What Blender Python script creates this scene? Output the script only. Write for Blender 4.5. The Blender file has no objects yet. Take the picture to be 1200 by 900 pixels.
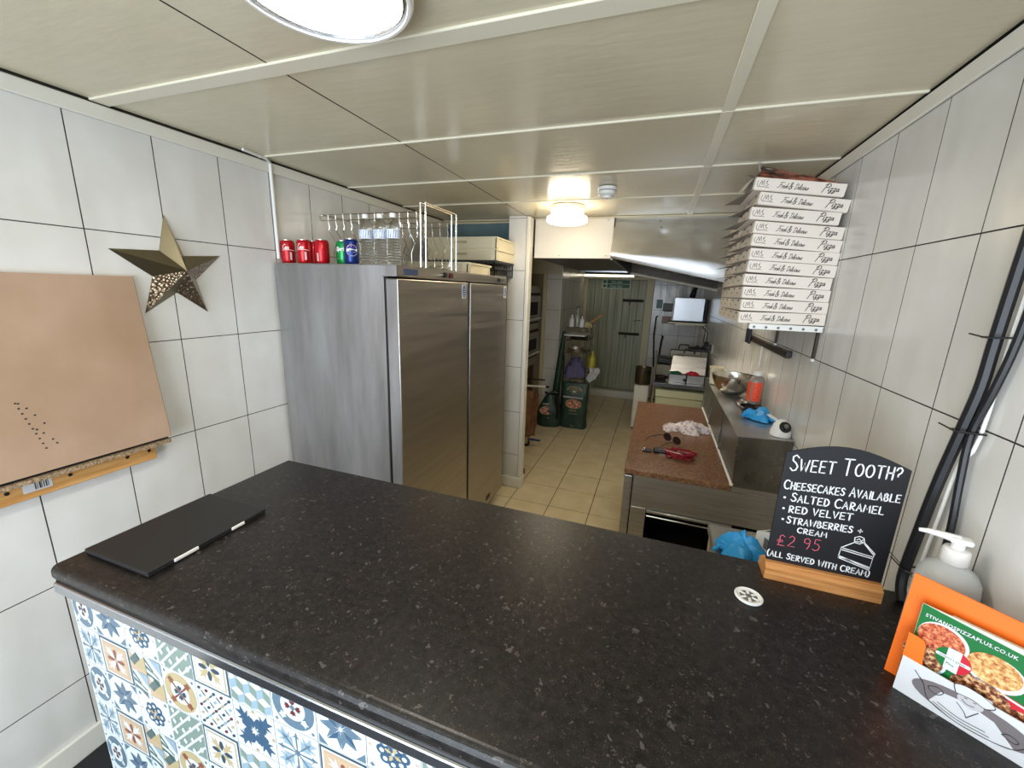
import bpy, bmesh, math, random
from mathutils import Vector, Matrix, noise
random.seed(7)
sc = bpy.context.scene
PI = math.pi

# ---------------------------------------------------------------- camera
def cam_rot(yaw, pitch, roll):
    cy, sy = math.cos(yaw), math.sin(yaw)
    Rz = Matrix(((cy, sy, 0), (-sy, cy, 0), (0, 0, 1)))
    cp, sp = math.cos(pitch), math.sin(pitch)
    Rx = Matrix(((1, 0, 0), (0, cp, sp), (0, -sp, cp)))
    M = Matrix(((1, 0, 0), (0, 0, -1), (0, 1, 0)))
    cr, sr = math.cos(roll), math.sin(roll)
    Rr = Matrix(((cr, -sr, 0), (sr, cr, 0), (0, 0, 1)))
    return Rr @ M @ Rx @ Rz
Rw = cam_rot(.3346, -.2278, .0336)
cam = bpy.data.cameras.new('camera'); cam.sensor_width = 36; cam.lens = 475.99 / 1200 * 36
cam.clip_start = .02
co = bpy.data.objects.new('camera', cam); sc.collection.objects.link(co); sc.camera = co
cm = Matrix((Rw[0], -Rw[1], -Rw[2])).transposed().to_4x4(); cm.translation = (0, 0, 1.76)
co.matrix_world = cm

# ---------------------------------------------------------------- world, light, exposure
w = bpy.data.worlds.new('world'); sc.world = w; w.use_nodes = True
w.node_tree.nodes['Background'].inputs[0].default_value = (.80, .90, 1.0, 1)
w.node_tree.nodes['Background'].inputs[1].default_value = 1.0
def area(name, loc, rot, sx, sy, power, col):
    l = bpy.data.lights.new(name, 'AREA'); l.shape = 'RECTANGLE'; l.size = sx; l.size_y = sy
    l.energy = power; l.color = col
    o = bpy.data.objects.new(name, l); sc.collection.objects.link(o); o.location = loc; o.rotation_euler = rot
    return o
# daylight through the shop window in the front wall behind the camera
area('window_daylight', (-.55, -1.58, 1.35), (math.radians(96), 0, 0), 2.1, 1.9, 74, (.78, .89, 1.0))
sc.view_settings.view_transform = 'Standard'
try: sc.view_settings.look = 'None'
except Exception: pass
sc.view_settings.exposure = 0.46
sc.view_settings.gamma = 1
sc.view_settings.use_curve_mapping = False

# ---------------------------------------------------------------- materials
def s2l(c): return tuple(((v / 12.92) if v <= .04045 else ((v + .055) / 1.055) ** 2.4) for v in c)
def rgb(r, g, b): return s2l((r / 255, g / 255, b / 255)) + (1,)
MATS = {}
def mat(name, col, rough=.5, metal=0, emit=0, trans=0, alpha=1, spec=None, ior=None, coat=0):
    if name in MATS: return MATS[name]
    m = bpy.data.materials.new(name); m.use_nodes = True
    b = m.node_tree.nodes['Principled BSDF']
    b.inputs['Base Color'].default_value = col; b.inputs['Roughness'].default_value = rough
    b.inputs['Metallic'].default_value = metal
    if emit: b.inputs['Emission Color'].default_value = col; b.inputs['Emission Strength'].default_value = emit
    if trans: b.inputs['Transmission Weight'].default_value = trans
    if ior: b.inputs['IOR'].default_value = ior
    if spec is not None: b.inputs['Specular IOR Level'].default_value = spec
    if coat: b.inputs['Coat Weight'].default_value = coat
    MATS[name] = m
    return m
def N(m, t): return m.node_tree.nodes.new(t)
def L(m, a, b): m.node_tree.links.new(a, b)
def coords(m, scale=(1, 1, 1), kind='Object', obj=False):
    tc = N(m, 'ShaderNodeTexCoord'); mp = N(m, 'ShaderNodeMapping'); mp.inputs['Scale'].default_value = scale
    if kind == 'World':
        g = N(m, 'ShaderNodeNewGeometry'); L(m, g.outputs['Position'], mp.inputs[0])
    else: L(m, tc.outputs[kind], mp.inputs[0])
    return mp.outputs[0]
def noisy(m, vec, scale, stops, detail=4, rough=.55, inp='Base Color'):
    n = N(m, 'ShaderNodeTexNoise'); n.inputs['Scale'].default_value = scale; n.inputs['Detail'].default_value = detail
    n.inputs['Roughness'].default_value = rough
    L(m, vec, n.inputs['Vector']); r = N(m, 'ShaderNodeValToRGB'); L(m, n.outputs[0], r.inputs[0])
    while len(r.color_ramp.elements) < len(stops): r.color_ramp.elements.new(.5)
    for e, (p, c) in zip(r.color_ramp.elements, stops): e.position = p; e.color = c
    if inp: L(m, r.outputs[0], m.node_tree.nodes['Principled BSDF'].inputs[inp])
    return r.outputs[0]
def bump(m, vec, scale, strength, dist=.01, detail=2):
    n = N(m, 'ShaderNodeTexNoise'); n.inputs['Scale'].default_value = scale; n.inputs['Detail'].default_value = detail
    L(m, vec, n.inputs['Vector']); b = N(m, 'ShaderNodeBump'); b.inputs['Strength'].default_value = strength
    b.inputs['Distance'].default_value = dist
    L(m, n.outputs[0], b.inputs['Height']); L(m, b.outputs[0], m.node_tree.nodes['Principled BSDF'].inputs['Normal'])
def g1(v): return (v, v, v, 1)

m_tile = mat('glazed_wall_tile', rgb(219, 217, 212), .22)
noisy(m_tile, coords(m_tile, (1, 1, 1), 'World'), 3.0, [(.3, rgb(212, 209, 202)), (.7, rgb(226, 224, 220))])
bump(m_tile, coords(m_tile, (1.0, 1.0, .35), 'World'), 8, .32, .02, 1)
m_grout = mat('dark_wall_grout', rgb(66, 60, 54), .9)
m_white = mat('white_painted_trim', rgb(226, 222, 210), .4)
m_cream = mat('cream_plaster', rgb(212, 202, 170), .6)
m_ceil = mat('gloss_ceiling_panel', rgb(222, 214, 190), .2)
noisy(m_ceil, coords(m_ceil, (1, 1, 1), 'World'), 2.2, [(.3, rgb(206, 196, 168)), (.7, rgb(217, 208, 182))])
bump(m_ceil, coords(m_ceil, (.35, 1.6, 1), 'World'), 22, .10, .01, 3)
m_ceilstrip = mat('ceiling_joint_strip', rgb(228, 221, 200), .3)
m_ceildark = mat('dark_ceiling_gap', rgb(45, 38, 30), .9)
m_floor = mat('beige_floor_tile', rgb(222, 206, 168), .3)
noisy(m_floor, coords(m_floor, (1, 1, 1), 'World'), 6, [(.3, rgb(212, 194, 154)), (.7, rgb(228, 213, 178))], 6)
m_fgrout = mat('brown_floor_grout', rgb(60, 46, 32), .9)
m_mat = mat('black_vinyl_floor', rgb(26, 26, 30), .6)

def steel(name, c, rough, vec_scale, lo, hi, nscale=1.0, bstr=.02):
    m = mat(name, c, rough, 1)
    v = coords(m, vec_scale, 'World')
    noisy(m, v, nscale, [(.3, lo), (.7, hi)], 6, .6)
    r = noisy(m, v, nscale * 1.3, [(.3, g1(rough * .8)), (.7, g1(rough * 1.3))], 4, .6, None)
    L(m, r, m.node_tree.nodes['Principled BSDF'].inputs['Roughness'])
    bump(m, coords(m, (1, 1, 1), 'World'), 6, bstr, .02, 2)
    return m
m_steel = steel('brushed_steel', g1(.55), .34, (2, 2, 60), rgb(178, 176, 174), rgb(200, 198, 196), 1.5)
m_steelside = steel('scuffed_steel_side', g1(.5), .42, (5, 5, .8), rgb(150, 149, 150), rgb(186, 186, 188), 1.6, .05)
m_steeldoor = steel('dark_brushed_steel_door', g1(.4), .36, (1, 1, 30), rgb(176, 170, 162), rgb(188, 182, 172), 1.2, .012)
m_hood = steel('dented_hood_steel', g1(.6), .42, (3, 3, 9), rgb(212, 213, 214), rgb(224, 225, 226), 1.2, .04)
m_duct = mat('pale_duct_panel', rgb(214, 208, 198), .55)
m_chrome = mat('chrome_wire', rgb(215, 212, 205), .15, 1)
m_alu = mat('polished_aluminium_trim', rgb(186, 188, 194), .24, 1)
m_black = mat('black_plastic', rgb(18, 18, 20), .4)
m_dark = mat('dark_recess', rgb(20, 17, 15), .8)
m_grey = mat('grey_plastic', rgb(110, 110, 108), .5)
m_wplast = mat('white_plastic', rgb(236, 234, 230), .35)
m_cplast = mat('ivory_crate_plastic', rgb(230, 220, 190), .45)
m_bcrate = mat('black_crate_plastic', rgb(40, 40, 42), .5)
m_blue = mat('blue_nitrile', rgb(40, 150, 215), .45)
m_bluepaint = mat('blue_painted_board', rgb(96, 124, 130), .6)
noisy(m_bluepaint, coords(m_bluepaint, (1, 1, 1), 'World'), 6, [(.3, rgb(84, 112, 120)), (.66, rgb(108, 134, 138))])
m_lamp = mat('lit_lamp_diffuser', (1, .93, .80, 1), .4, 0, 34)
m_tubeglow = mat('tube_added_glow', (1, .90, .70, 1), .4, 0, 2.6)  # glow added to the strip light tube
m_fillglow = mat('added_fill_glow', (1, .90, .72, 1), .4, 0, 30)  # glow of the added fill light in the canopy
m_lamp2 = mat('lit_bulkhead_diffuser', (1, .86, .62, 1), .4, 0, 17)

# counter laminate with flecks
m_ctr = mat('speckled_charcoal_laminate', rgb(40, 36, 34), .36, spec=.36)
v = coords(m_ctr, (1, 1, 1), 'World')
base = noisy(m_ctr, v, 60, [(.35, rgb(13, 11, 11)), (.65, rgb(38, 33, 31))], 6, .7, None)
def flecks(m, v, scale, thr, colr, prev, stretch=None):
    vo = N(m, 'ShaderNodeTexVoronoi'); vo.inputs['Scale'].default_value = scale
    nz = N(m, 'ShaderNodeTexNoise'); nz.inputs['Scale'].default_value = scale * 1.6; nz.inputs['Detail'].default_value = 3
    L(m, v, nz.inputs['Vector'])
    mx = N(m, 'ShaderNodeMix'); mx.data_type = 'VECTOR'; mx.inputs[0].default_value = .035
    L(m, v, mx.inputs[4]); L(m, nz.outputs['Color'], mx.inputs[5]); L(m, mx.outputs[1], vo.inputs['Vector'])
    cr = N(m, 'ShaderNodeValToRGB'); cr.color_ramp.elements[0].position = thr; cr.color_ramp.elements[0].color = g1(1)
    cr.color_ramp.elements[1].position = thr + .05; cr.color_ramp.elements[1].color = g1(0)
    L(m, vo.outputs['Distance'], cr.inputs[0])
    # keep only some cells
    sp = N(m, 'ShaderNodeSeparateColor'); L(m, vo.outputs['Color'], sp.inputs[0])
    gt = N(m, 'ShaderNodeMath'); gt.operation = 'GREATER_THAN'; gt.inputs[1].default_value = .72; L(m, sp.outputs[0], gt.inputs[0])
    mu = N(m, 'ShaderNodeMath'); mu.operation = 'MULTIPLY'; L(m, cr.outputs[0], mu.inputs[0]); L(m, gt.outputs[0], mu.inputs[1])
    mc = N(m, 'ShaderNodeMix'); mc.data_type = 'RGBA'; L(m, mu.outputs[0], mc.inputs[0]); L(m, prev, mc.inputs[6]); mc.inputs[7].default_value = colr
    return mc.outputs[2]
c1 = flecks(m_ctr, v, 46, .19, rgb(80, 75, 74), base)
c1 = flecks(m_ctr, v, 80, .22, rgb(76, 66, 62), c1)
c1 = flecks(m_ctr, v, 170, .2, rgb(104, 98, 94), c1)
L(m_ctr, c1, m_ctr.node_tree.nodes['Principled BSDF'].inputs['Base Color'])
# brown granite
m_gran = mat('brown_granite', rgb(124, 84, 56), .3)
v = coords(m_gran, (1, 1, 1), 'World')
base = noisy(m_gran, v, 75, [(.36, rgb(44, 30, 22)), (.5, rgb(118, 82, 56)), (.64, rgb(172, 134, 104))], 8, .85)
# board
m_hard = mat('brown_hardboard', rgb(168, 138, 112), .62)
noisy(m_hard, coords(m_hard, (1, 1, 1), 'World'), 3, [(.3, rgb(160, 130, 102)), (.7, rgb(182, 152, 128))], 5)
m_chip = mat('chipboard_edge', rgb(150, 126, 98), .8)
noisy(m_chip, coords(m_chip, (1, 1, 1), 'World'), 160, [(.35, rgb(104, 82, 62)), (.65, rgb(186, 160, 126))], 3)
def wood(name, a, b, c, sc_=(1, 18, 18), s=6, rough=.45):
    m = mat(name, b, rough); noisy(m, coords(m, sc_, 'Object'), s, [(.3, a), (.5, b), (.7, c)], 5, .6); return m
m_pine = wood('pine_batten', rgb(176, 118, 54), rgb(206, 150, 84), rgb(222, 172, 108), (8, .8, 10), 5)
m_oak = wood('oiled_oak_base', rgb(160, 98, 48), rgb(196, 134, 76), rgb(214, 156, 96), (.9, 10, 22), 5)
m_board = mat('blackboard_face', rgb(15, 16, 21), .6)
m_chalk = mat('white_chalk_ink', rgb(240, 240, 242), .7)
m_pinkchalk = mat('pink_chalk_ink', rgb(216, 92, 112), .7)
m_orange = mat('orange_card', rgb(236, 110, 18), .5)
m_card = mat('white_card', rgb(210, 210, 212), .5)
m_ink = mat('black_print_ink', rgb(48, 44, 44), .7)
m_box = mat('pizza_box_card', rgb(232, 220, 208), .7)
m_kraft = mat('grey_kraft_inside', rgb(176, 166, 152), .8)
m_door = mat('grey_green_door_paint', rgb(140, 143, 118), .5)
noisy(m_door, coords(m_door, (22, 1, .7), 'World'), 1.6, [(.3, rgb(136, 138, 108)), (.5, rgb(162, 164, 138)), (.72, rgb(188, 188, 164))], 5, .65)

# ---------------------------------------------------------------- mesh helpers
class B:
    """collects faces with material slots, builds one mesh"""
    def __init__(s): s.v = []; s.f = []; s.m = []; s.sm = []; s.mats = []
    def mi(s, m):
        if m not in s.mats: s.mats.append(m)
        return s.mats.index(m)
    def add(s, vs, fs, m, smooth=False):
        o = len(s.v); s.v += [tuple(p) for p in vs]; k = s.mi(m)
        for f in fs: s.f.append(tuple(i + o for i in f)); s.m.append(k); s.sm.append(smooth)
        return s
    def box(s, x0, x1, y0, y1, z0, z1, m, T=None):
        vs = [(x, y, z) for z in (z0, z1) for y in (y0, y1) for x in (x0, x1)]
        fs = [(0, 2, 3, 1), (4, 5, 7, 6), (0, 1, 5, 4), (2, 6, 7, 3), (0, 4, 6, 2), (1, 3, 7, 5)]
        if T: vs = [T(p) for p in vs]
        return s.add(vs, fs, m)
    def rbox(s, x0, x1, y0, y1, z0, z1, m, r=.005, seg=2, T=None):
        bm = bmesh.new(); bmesh.ops.create_cube(bm, size=1)
        for q in bm.verts: q.co = Vector(((x0 + x1) / 2 + q.co.x * (x1 - x0), (y0 + y1) / 2 + q.co.y * (y1 - y0), (z0 + z1) / 2 + q.co.z * (z1 - z0)))
        bmesh.ops.bevel(bm, geom=list(bm.edges), offset=r, segments=seg, affect='EDGES', profile=.5)
        bm.verts.index_update()
        vs = [tuple(q.co) for q in bm.verts]; fs = [tuple(q.index for q in f.verts) for f in bm.faces]; bm.free()
        if T: vs = [T(p) for p in vs]
        return s.add(vs, fs, m)
    def tube(s, pts, r, m, n=8, cap=True, T=None):
        pts = [Vector(p) for p in pts]; rs = r if isinstance(r, (list, tuple)) else [r] * len(pts)
        vs = []; fs = []; up = None
        for i, p in enumerate(pts):
            d = (pts[min(i + 1, len(pts) - 1)] - pts[max(i - 1, 0)])
            d = d.normalized() if d.length > 1e-9 else Vector((0, 0, 1))
            if up is None: up = Vector((0, 0, 1)) if abs(d.z) < .9 else Vector((1, 0, 0))
            a = d.cross(up)
            if a.length < 1e-4: a = d.orthogonal()
            a.normalize(); b = a.cross(d).normalized(); up = b
            for k in range(n):
                t = 2 * PI * k / n; vs.append(tuple(p + a * math.cos(t) * rs[i] + b * math.sin(t) * rs[i]))
        for i in range(len(pts) - 1):
            for k in range(n):
                k2 = (k + 1) % n; fs.append((i * n + k, i * n + k2, (i + 1) * n + k2, (i + 1) * n + k))
        if cap: fs.append(tuple(range(n - 1, -1, -1))); fs.append(tuple((len(pts) - 1) * n + k for k in range(n)))
        if T: vs = [T(p) for p in vs]
        return s.add(vs, fs, m, True)
    def lathe(s, prof, m, c=(0, 0, 0), n=24, T=None):
        vs = []; fs = []
        for r, z in prof:
            for k in range(n):
                t = 2 * PI * k / n; vs.append((c[0] + r * math.cos(t), c[1] + r * math.sin(t), c[2] + z))
        for i in range(len(prof) - 1):
            for k in range(n):
                k2 = (k + 1) % n; fs.append((i * n + k, i * n + k2, (i + 1) * n + k2, (i + 1) * n + k))
        fs.append(tuple(range(n - 1, -1, -1))); fs.append(tuple((len(prof) - 1) * n + k for k in range(n)))
        if T: vs = [T(p) for p in vs]
        return s.add(vs, fs, m, True)
    def poly(s, pts2, h0, h1, m, T):
        """extrude 2-D outline (u,v) between depths h0,h1 through map T((u,v,h))"""
        n = len(pts2); vs = [T((u, v, h0)) for u, v in pts2] + [T((u, v, h1)) for u, v in pts2]
        fs = [tuple(range(n - 1, -1, -1)), tuple(range(n, 2 * n))] + [(i, (i + 1) % n, (i + 1) % n + n, i + n) for i in range(n)]
        return s.add(vs, fs, m)
    def flat(s, pts2, h, m, T): return s.add([T((u, v, h)) for u, v in pts2], [tuple(range(len(pts2)))], m)
    def grid(s, nu, nv, fn, m, thick=0, smooth=True):
        vs = [fn(i / nu, j / nv) for j in range(nv + 1) for i in range(nu + 1)]
        fs = [(j * (nu + 1) + i, j * (nu + 1) + i + 1, (j + 1) * (nu + 1) + i + 1, (j + 1) * (nu + 1) + i) for j in range(nv) for i in range(nu)]
        return s.add(vs, fs, m, smooth)
    def mesh(s, name):
        me = bpy.data.meshes.new(name); me.from_pydata(s.v, [], s.f)
        for m in s.mats: me.materials.append(m)
        me.polygons.foreach_set('material_index', s.m); me.polygons.foreach_set('use_smooth', s.sm)
        me.update()
        bm = bmesh.new(); bm.from_mesh(me); bmesh.ops.recalc_face_normals(bm, faces=bm.faces)
        bm.to_mesh(me); bm.free()
        if any(s.sm) :
            try: me.set_sharp_from_angle(angle=math.radians(40))
            except Exception: pass
        return me
def link(name, data, parent=None, loc=(0, 0, 0), rot=(0, 0, 0)):
    o = bpy.data.objects.new(name, data); sc.collection.objects.link(o)
    if parent: o.parent = parent
    o.location = loc; o.rotation_euler = rot
    return o
def tag(o, label, cat, group=None):
    o['label'] = label; o['category'] = cat
    if group: o['group'] = group
    return o
def thing(name, label, cat, loc=(0, 0, 0), rot=(0, 0, 0), group=None):
    return tag(link(name, None, None, loc, rot), label, cat, group)
def part(name, b, parent, label=None, loc=(0, 0, 0)):
    o = link(name, b.mesh(name), parent, loc)
    if label: o['label'] = label
    return o
def single(name, b, label, cat, loc=(0, 0, 0), rot=(0, 0, 0), group=None):
    return tag(link(name, b.mesh(name), None, loc, rot), label, cat, group)
def struct(name, b):
    o = link(name, b.mesh(name)); o['kind'] = 'structure'; return o
def box(*a, **k): return B().box(*a, **k)
def rbox(*a, **k): return B().rbox(*a, **k)
def copy_tree(o, parent=None):
    c = o.copy(); sc.collection.objects.link(c); c.parent = parent
    for ch in list(o.children): copy_tree(ch, c)
    return c
def off(dx, dy, dz): return lambda p: (p[0] + dx, p[1] + dy, p[2] + dz)

# text as mesh: builtin font
def text(b, s, size, m, T, h=.0004, bold=0, align='LEFT', shear=0, xs=1, fit=None, space=1):
    c = bpy.data.curves.new('lettering', 'FONT'); c.body = s; c.size = size; c.offset = bold; c.align_x = align; c.shear = shear
    c.resolution_u = 2; c.space_character = space; c.fill_mode = 'FRONT'
    o = bpy.data.objects.new('lettering', c); me = bpy.data.meshes.new_from_object(o)
    if fit: xs = fit / max(q.co.x for q in me.vertices)
    vs = [T((q.co.x * xs, q.co.y, h)) for q in me.vertices]; fs = [tuple(p.vertices) for p in me.polygons]
    if vs: b.add(vs, fs, m)
    bpy.data.objects.remove(o); bpy.data.curves.remove(c); bpy.data.meshes.remove(me)
# brushed strokes as ribbons
def smooth_pts(p, k=4):
    if len(p) < 3: return p
    out = []
    for i in range(len(p) - 1):
        p0 = p[max(i - 1, 0)]; p1 = p[i]; p2 = p[i + 1]; p3 = p[min(i + 2, len(p) - 1)]
        for j in range(k):
            t = j / k
            out.append(tuple(.5 * ((2 * p1[a]) + (-p0[a] + p2[a]) * t + (2 * p0[a] - 5 * p1[a] + 4 * p2[a] - p3[a]) * t * t + (-p0[a] + 3 * p1[a] - 3 * p2[a] + p3[a]) * t ** 3) for a in (0, 1)))
    out.append(p[-1]); return out
def stroke(b, pts, wd, m, T, h=.0004, sm=False):
    if sm: pts = smooth_pts(pts)
    if len(pts) == 1: pts = [pts[0], (pts[0][0] + wd * .01, pts[0][1])]
    n = len(pts); Lf = []; Rt = []
    for i, p in enumerate(pts):
        a = pts[max(i - 1, 0)]; c = pts[min(i + 1, n - 1)]; dx, dy = c[0] - a[0], c[1] - a[1]; l = math.hypot(dx, dy) or 1
        nx, ny = -dy / l * wd / 2, dx / l * wd / 2
        Lf.append((p[0] + nx, p[1] + ny)); Rt.append((p[0] - nx, p[1] - ny))
    vs = [T((q[0], q[1], h)) for q in Lf + Rt]; fs = [(i, i + 1, n + i + 1, n + i) for i in range(n - 1)]
    b.add(vs, fs, m)
    for e in (pts[0], pts[-1]):
        b.add([T((e[0] + wd / 2 * math.cos(t * PI / 4), e[1] + wd / 2 * math.sin(t * PI / 4), h)) for t in range(8)], [tuple(range(8))], m)
def arc(cx, cy, rx, ry, a0, a1, n=10): return [(cx + rx * math.cos(math.radians(a0 + (a1 - a0) * i / n)), cy + ry * math.sin(math.radians(a0 + (a1 - a0) * i / n))) for i in range(n + 1)]
def ell(cx, cy, rx, ry, n=20, a=0):
    ca, sa = math.cos(a), math.sin(a)
    return [(cx + rx * math.cos(t) * ca - ry * math.sin(t) * sa, cy + rx * math.cos(t) * sa + ry * math.sin(t) * ca) for t in [2 * PI * i / n for i in range(n)]]
G = {  # hand lettering, unit height
 'A': [[(0, 0), (.3, 1), (.6, 0)], [(.12, .38), (.5, .38)]],
 'B': [[(.05, 0), (.05, 1)], [(.05, 1)] + arc(.16, .77, .26, .22, 80, -80, 6) + [(.08, .54)], [(.08, .54)] + arc(.2, .26, .34, .26, 80, -80, 6) + [(.05, 0)]],
 'C': [arc(.36, .5, .36, .5, 50, 310, 10)], 'D': [[(.05, 0), (.05, 1)], [(0, 1)] + arc(.1, .5, .48, .5, 80, -80, 8) + [(0, 0)]],
 'E': [[(.52, 1), (.04, .97), (.04, 0), (.55, .03)], [(.04, .5), (.45, .52)]],
 'H': [[(.04, 0), (.04, 1)], [(.55, 0), (.55, 1)], [(.04, .5), (.55, .52)]], 'I': [[(.1, 0), (.1, 1)]],
 'K': [[(.05, 0), (.05, 1)], [(.5, 1), (.07, .45), (.55, 0)]], 'L': [[(.05, 1), (.05, 0), (.52, .03)]],
 'M': [[(.0, 0), (.08, 1), (.35, .35), (.62, 1), (.7, 0)]], 'N': [[(.04, 0), (.04, 1), (.55, 0), (.55, 1)]],
 'O': [arc(.36, .5, .34, .5, 90, 450, 12)], 'R': [[(.05, 0), (.05, 1)], [(.0, 1)] + arc(.2, .74, .3, .26, 80, -80, 6) + [(.08, .48), (.55, 0)]],
 'S': [[(.5, .85), (.3, 1), (.08, .88), (.1, .64), (.34, .5), (.5, .3), (.4, .06), (.18, 0), (0, .15)]],
 'T': [[(0, .98), (.62, 1)], [(.3, 1), (.3, 0)]], 'V': [[(0, 1), (.27, 0), (.56, 1)]], 'W': [[(0, 1), (.18, 0), (.4, .75), (.6, 0), (.8, 1)]],
 '?': [[(0, .75), (.08, .95), (.3, 1), (.46, .82), (.4, .6), (.2, .45), (.2, .28)], [(.2, .04)]],
 '+': [[(.05, .4), (.5, .4)], [(.28, .62), (.28, .18)]], '(': [[(.22, 1.1), (.05, .8), (.02, .4), (.12, 0), (.25, -.12)]],
 ')': [[(.02, 1.1), (.2, .85), (.24, .45), (.14, .05), (0, -.12)]], '.': [[(.1, .4)]],
 '£': [[(.5, .85), (.3, 1), (.15, .85), (.18, .45), (.1, .05), (.0, .03), (.55, .03)], [(.0, .5), (.4, .5)], [(.0, .36), (.4, .36)]],
 '2': [[(.04, .8), (.2, 1), (.42, .85), (.38, .55), (.0, .02), (.5, .03)]], '9': [[(.45, .7), (.3, .5), (.06, .6), (.06, .88), (.28, 1), (.45, .8), (.42, .3), (.3, 0)]],
 '5': [[(.45, 1), (.1, 1), (.08, .6), (.3, .62), (.46, .4), (.4, .1), (.15, 0), (.0, .1)]],
}
SCRIPT = {
 'F': ([[(.1, .95), (.4, 1), (.85, 1.02)], [(.42, 1), (.32, .5), (.12, .0), (-.05, .1)], [(.2, .55), (.6, .58)]], .62),
 'r': ([[(0, 0), (.08, .4), (.12, .45), (.26, .42)]], .26), 'e': ([[(0, .2), (.25, .3), (.2, .45), (.06, .38), (.03, .1), (.15, 0), (.3, .12)]], .3),
 's': ([[(0, .1), (.18, .45), (.22, .15), (.1, 0), (.0, .05)]], .28), 'h': ([[(.15, 1), (.0, 0)], [(.04, .25), (.2, .42), (.2, .05), (.32, .05)]], .34),
 '&': ([[(.5, .1), (.15, .75), (.25, 1), (.4, .85), (.0, .3), (.1, 0), (.3, .05), (.55, .5)]], .62),
 'D': ([[(.25, .95), (.1, 0)], [(0, .85), (.35, 1), (.6, .6), (.4, .1), (.05, 0)]], .66), 'l': ([[(0, .1), (.2, .8), (.18, 1), (.08, .7), (.06, .05), (.2, .05)]], .2),
 'i': ([[(.05, .45), (.02, .05), (.14, .08)], [(.1, .68)]], .18), 'c': ([[(.24, .4), (.1, .45), (.0, .2), (.08, .0), (.26, .1)]], .28),
 'o': ([[(.12, .45), (.0, .2), (.1, 0), (.24, .2), (.12, .45), (.3, .4)]], .3), 'u': ([[(.02, .45), (.02, .08), (.14, .0), (.26, .4), (.24, .05), (.34, .08)]], .36),
 'P': ([[(.25, 1), (.1, .4), (.0, -.25)], [(.0, .85), (.3, 1.1), (.62, .95), (.5, .6), (.15, .5)]], .62),
 'z': ([[(.02, .45), (.3, .45), (.1, .12), (.25, .05), (.22, -.25), (.02, -.3), (.1, -.1), (.36, .1)]], .4), 'a': ([[(.26, .42), (.08, .4), (.02, .1), (.18, .05), (.28, .42), (.26, .05), (.36, .1)]], .36),
 'C': ([[(.55, .85), (.4, 1), (.1, .7), (.02, .25), (.2, 0), (.5, .15)]], .55), '-': ([[(.0, .3), (.25, .32)]], .3), ' ': ([], .25),
}
def hand(b, s, x0, x1, z0, z1, ht, wd, m, T, first=1.0):
    """capitals spread between (x0,z0) and (x1,z1)"""
    wds = []; x = 0
    for i, ch in enumerate(s):
        k = 1.0
        if ch == ' ': wds.append((x, 0)); x += .5; continue
        big = first if (i == 0 or s[i - 1] == ' ') else 1
        gw = max(p[0] for q in G[ch] for p in q) * big
        wds.append((x, big)); x += gw + .24
    tot = x - .24; k = (x1 - x0) / tot
    for ch, (gx, big) in zip(s, wds):
        if not big: continue
        jz = random.uniform(-.03, .03) * ht
        for q in G[ch]:
            pts = [(x0 + (gx + p[0] * big) * k, z0 + (z1 - z0) * (gx / tot) + p[1] * ht * big + jz) for p in q]
            stroke(b, pts, wd, m, T)
def script(b, s, x0, z0, ht, wd, m, T, slant=.25, k=1.0):
    x = x0
    for ch in s:
        st, adv = SCRIPT[ch]
        for q in st: stroke(b, [(x + (p[0] + p[1] * slant) * ht * k, z0 + p[1] * ht) for p in q], wd, m, T, sm=True)
        x += adv * ht * k
    return x

# ================================================================ ROOM
XL, XR, ZC, YA = -1.857, .648, 2.3325, 3.44
LY, TW, TH, ZJ = .8842, .2477, .40, 2.3141        # tile phases
GAP = .0035
tile_cache = {}
def tile_mesh(w_, h_, ax):
    k = (round(w_, 3), round(h_, 3), ax)
    if k not in tile_cache:
        b = B(); t = .004
        if ax == 'x': b.box(0, t, 0, w_, 0, h_, m_grout); ff = 5
        elif ax == '-x': b.box(-t, 0, 0, w_, 0, h_, m_grout); ff = 4
        else: b.box(0, w_, -t, 0, 0, h_, m_grout); ff = 2
        b.m[ff] = b.mi(m_tile)
        tile_cache[k] = b.mesh('wall_tile')
    return tile_cache[k]
def tile_wall(wall, ax, fixed, u0, u1, z0, z1, uph, zph=ZJ, skip=None):
    """ax 'x': wall at x=fixed facing +x, u=y ; '-x' facing -x ; 'y' facing -y with u=x"""
    k = math.floor((u0 - uph) / TW)
    while uph + k * TW < u1:
        a, b_ = max(u0, uph + k * TW), min(u1, uph + (k + 1) * TW); k += 1
        if b_ - a < .012: continue
        j = math.floor((z0 - zph) / TH)
        while zph + j * TH < z1:
            c, d = max(z0, zph + j * TH), min(z1, zph + (j + 1) * TH); j += 1
            if d - c < .012: continue
            if skip and skip(a, b_, c, d): continue
            me = tile_mesh(b_ - a - GAP, d - c - GAP, ax)
            loc = (a + GAP / 2, fixed, c + GAP / 2) if ax == 'y' else (fixed, a + GAP / 2, c + GAP / 2)
            o = link('wall_tile', me, wall, loc)
            j2 = random.uniform(-.0011, .0011)
            o.rotation_euler = (0, 0, j2) if ax != 'y' else (0, 0, j2)
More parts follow.
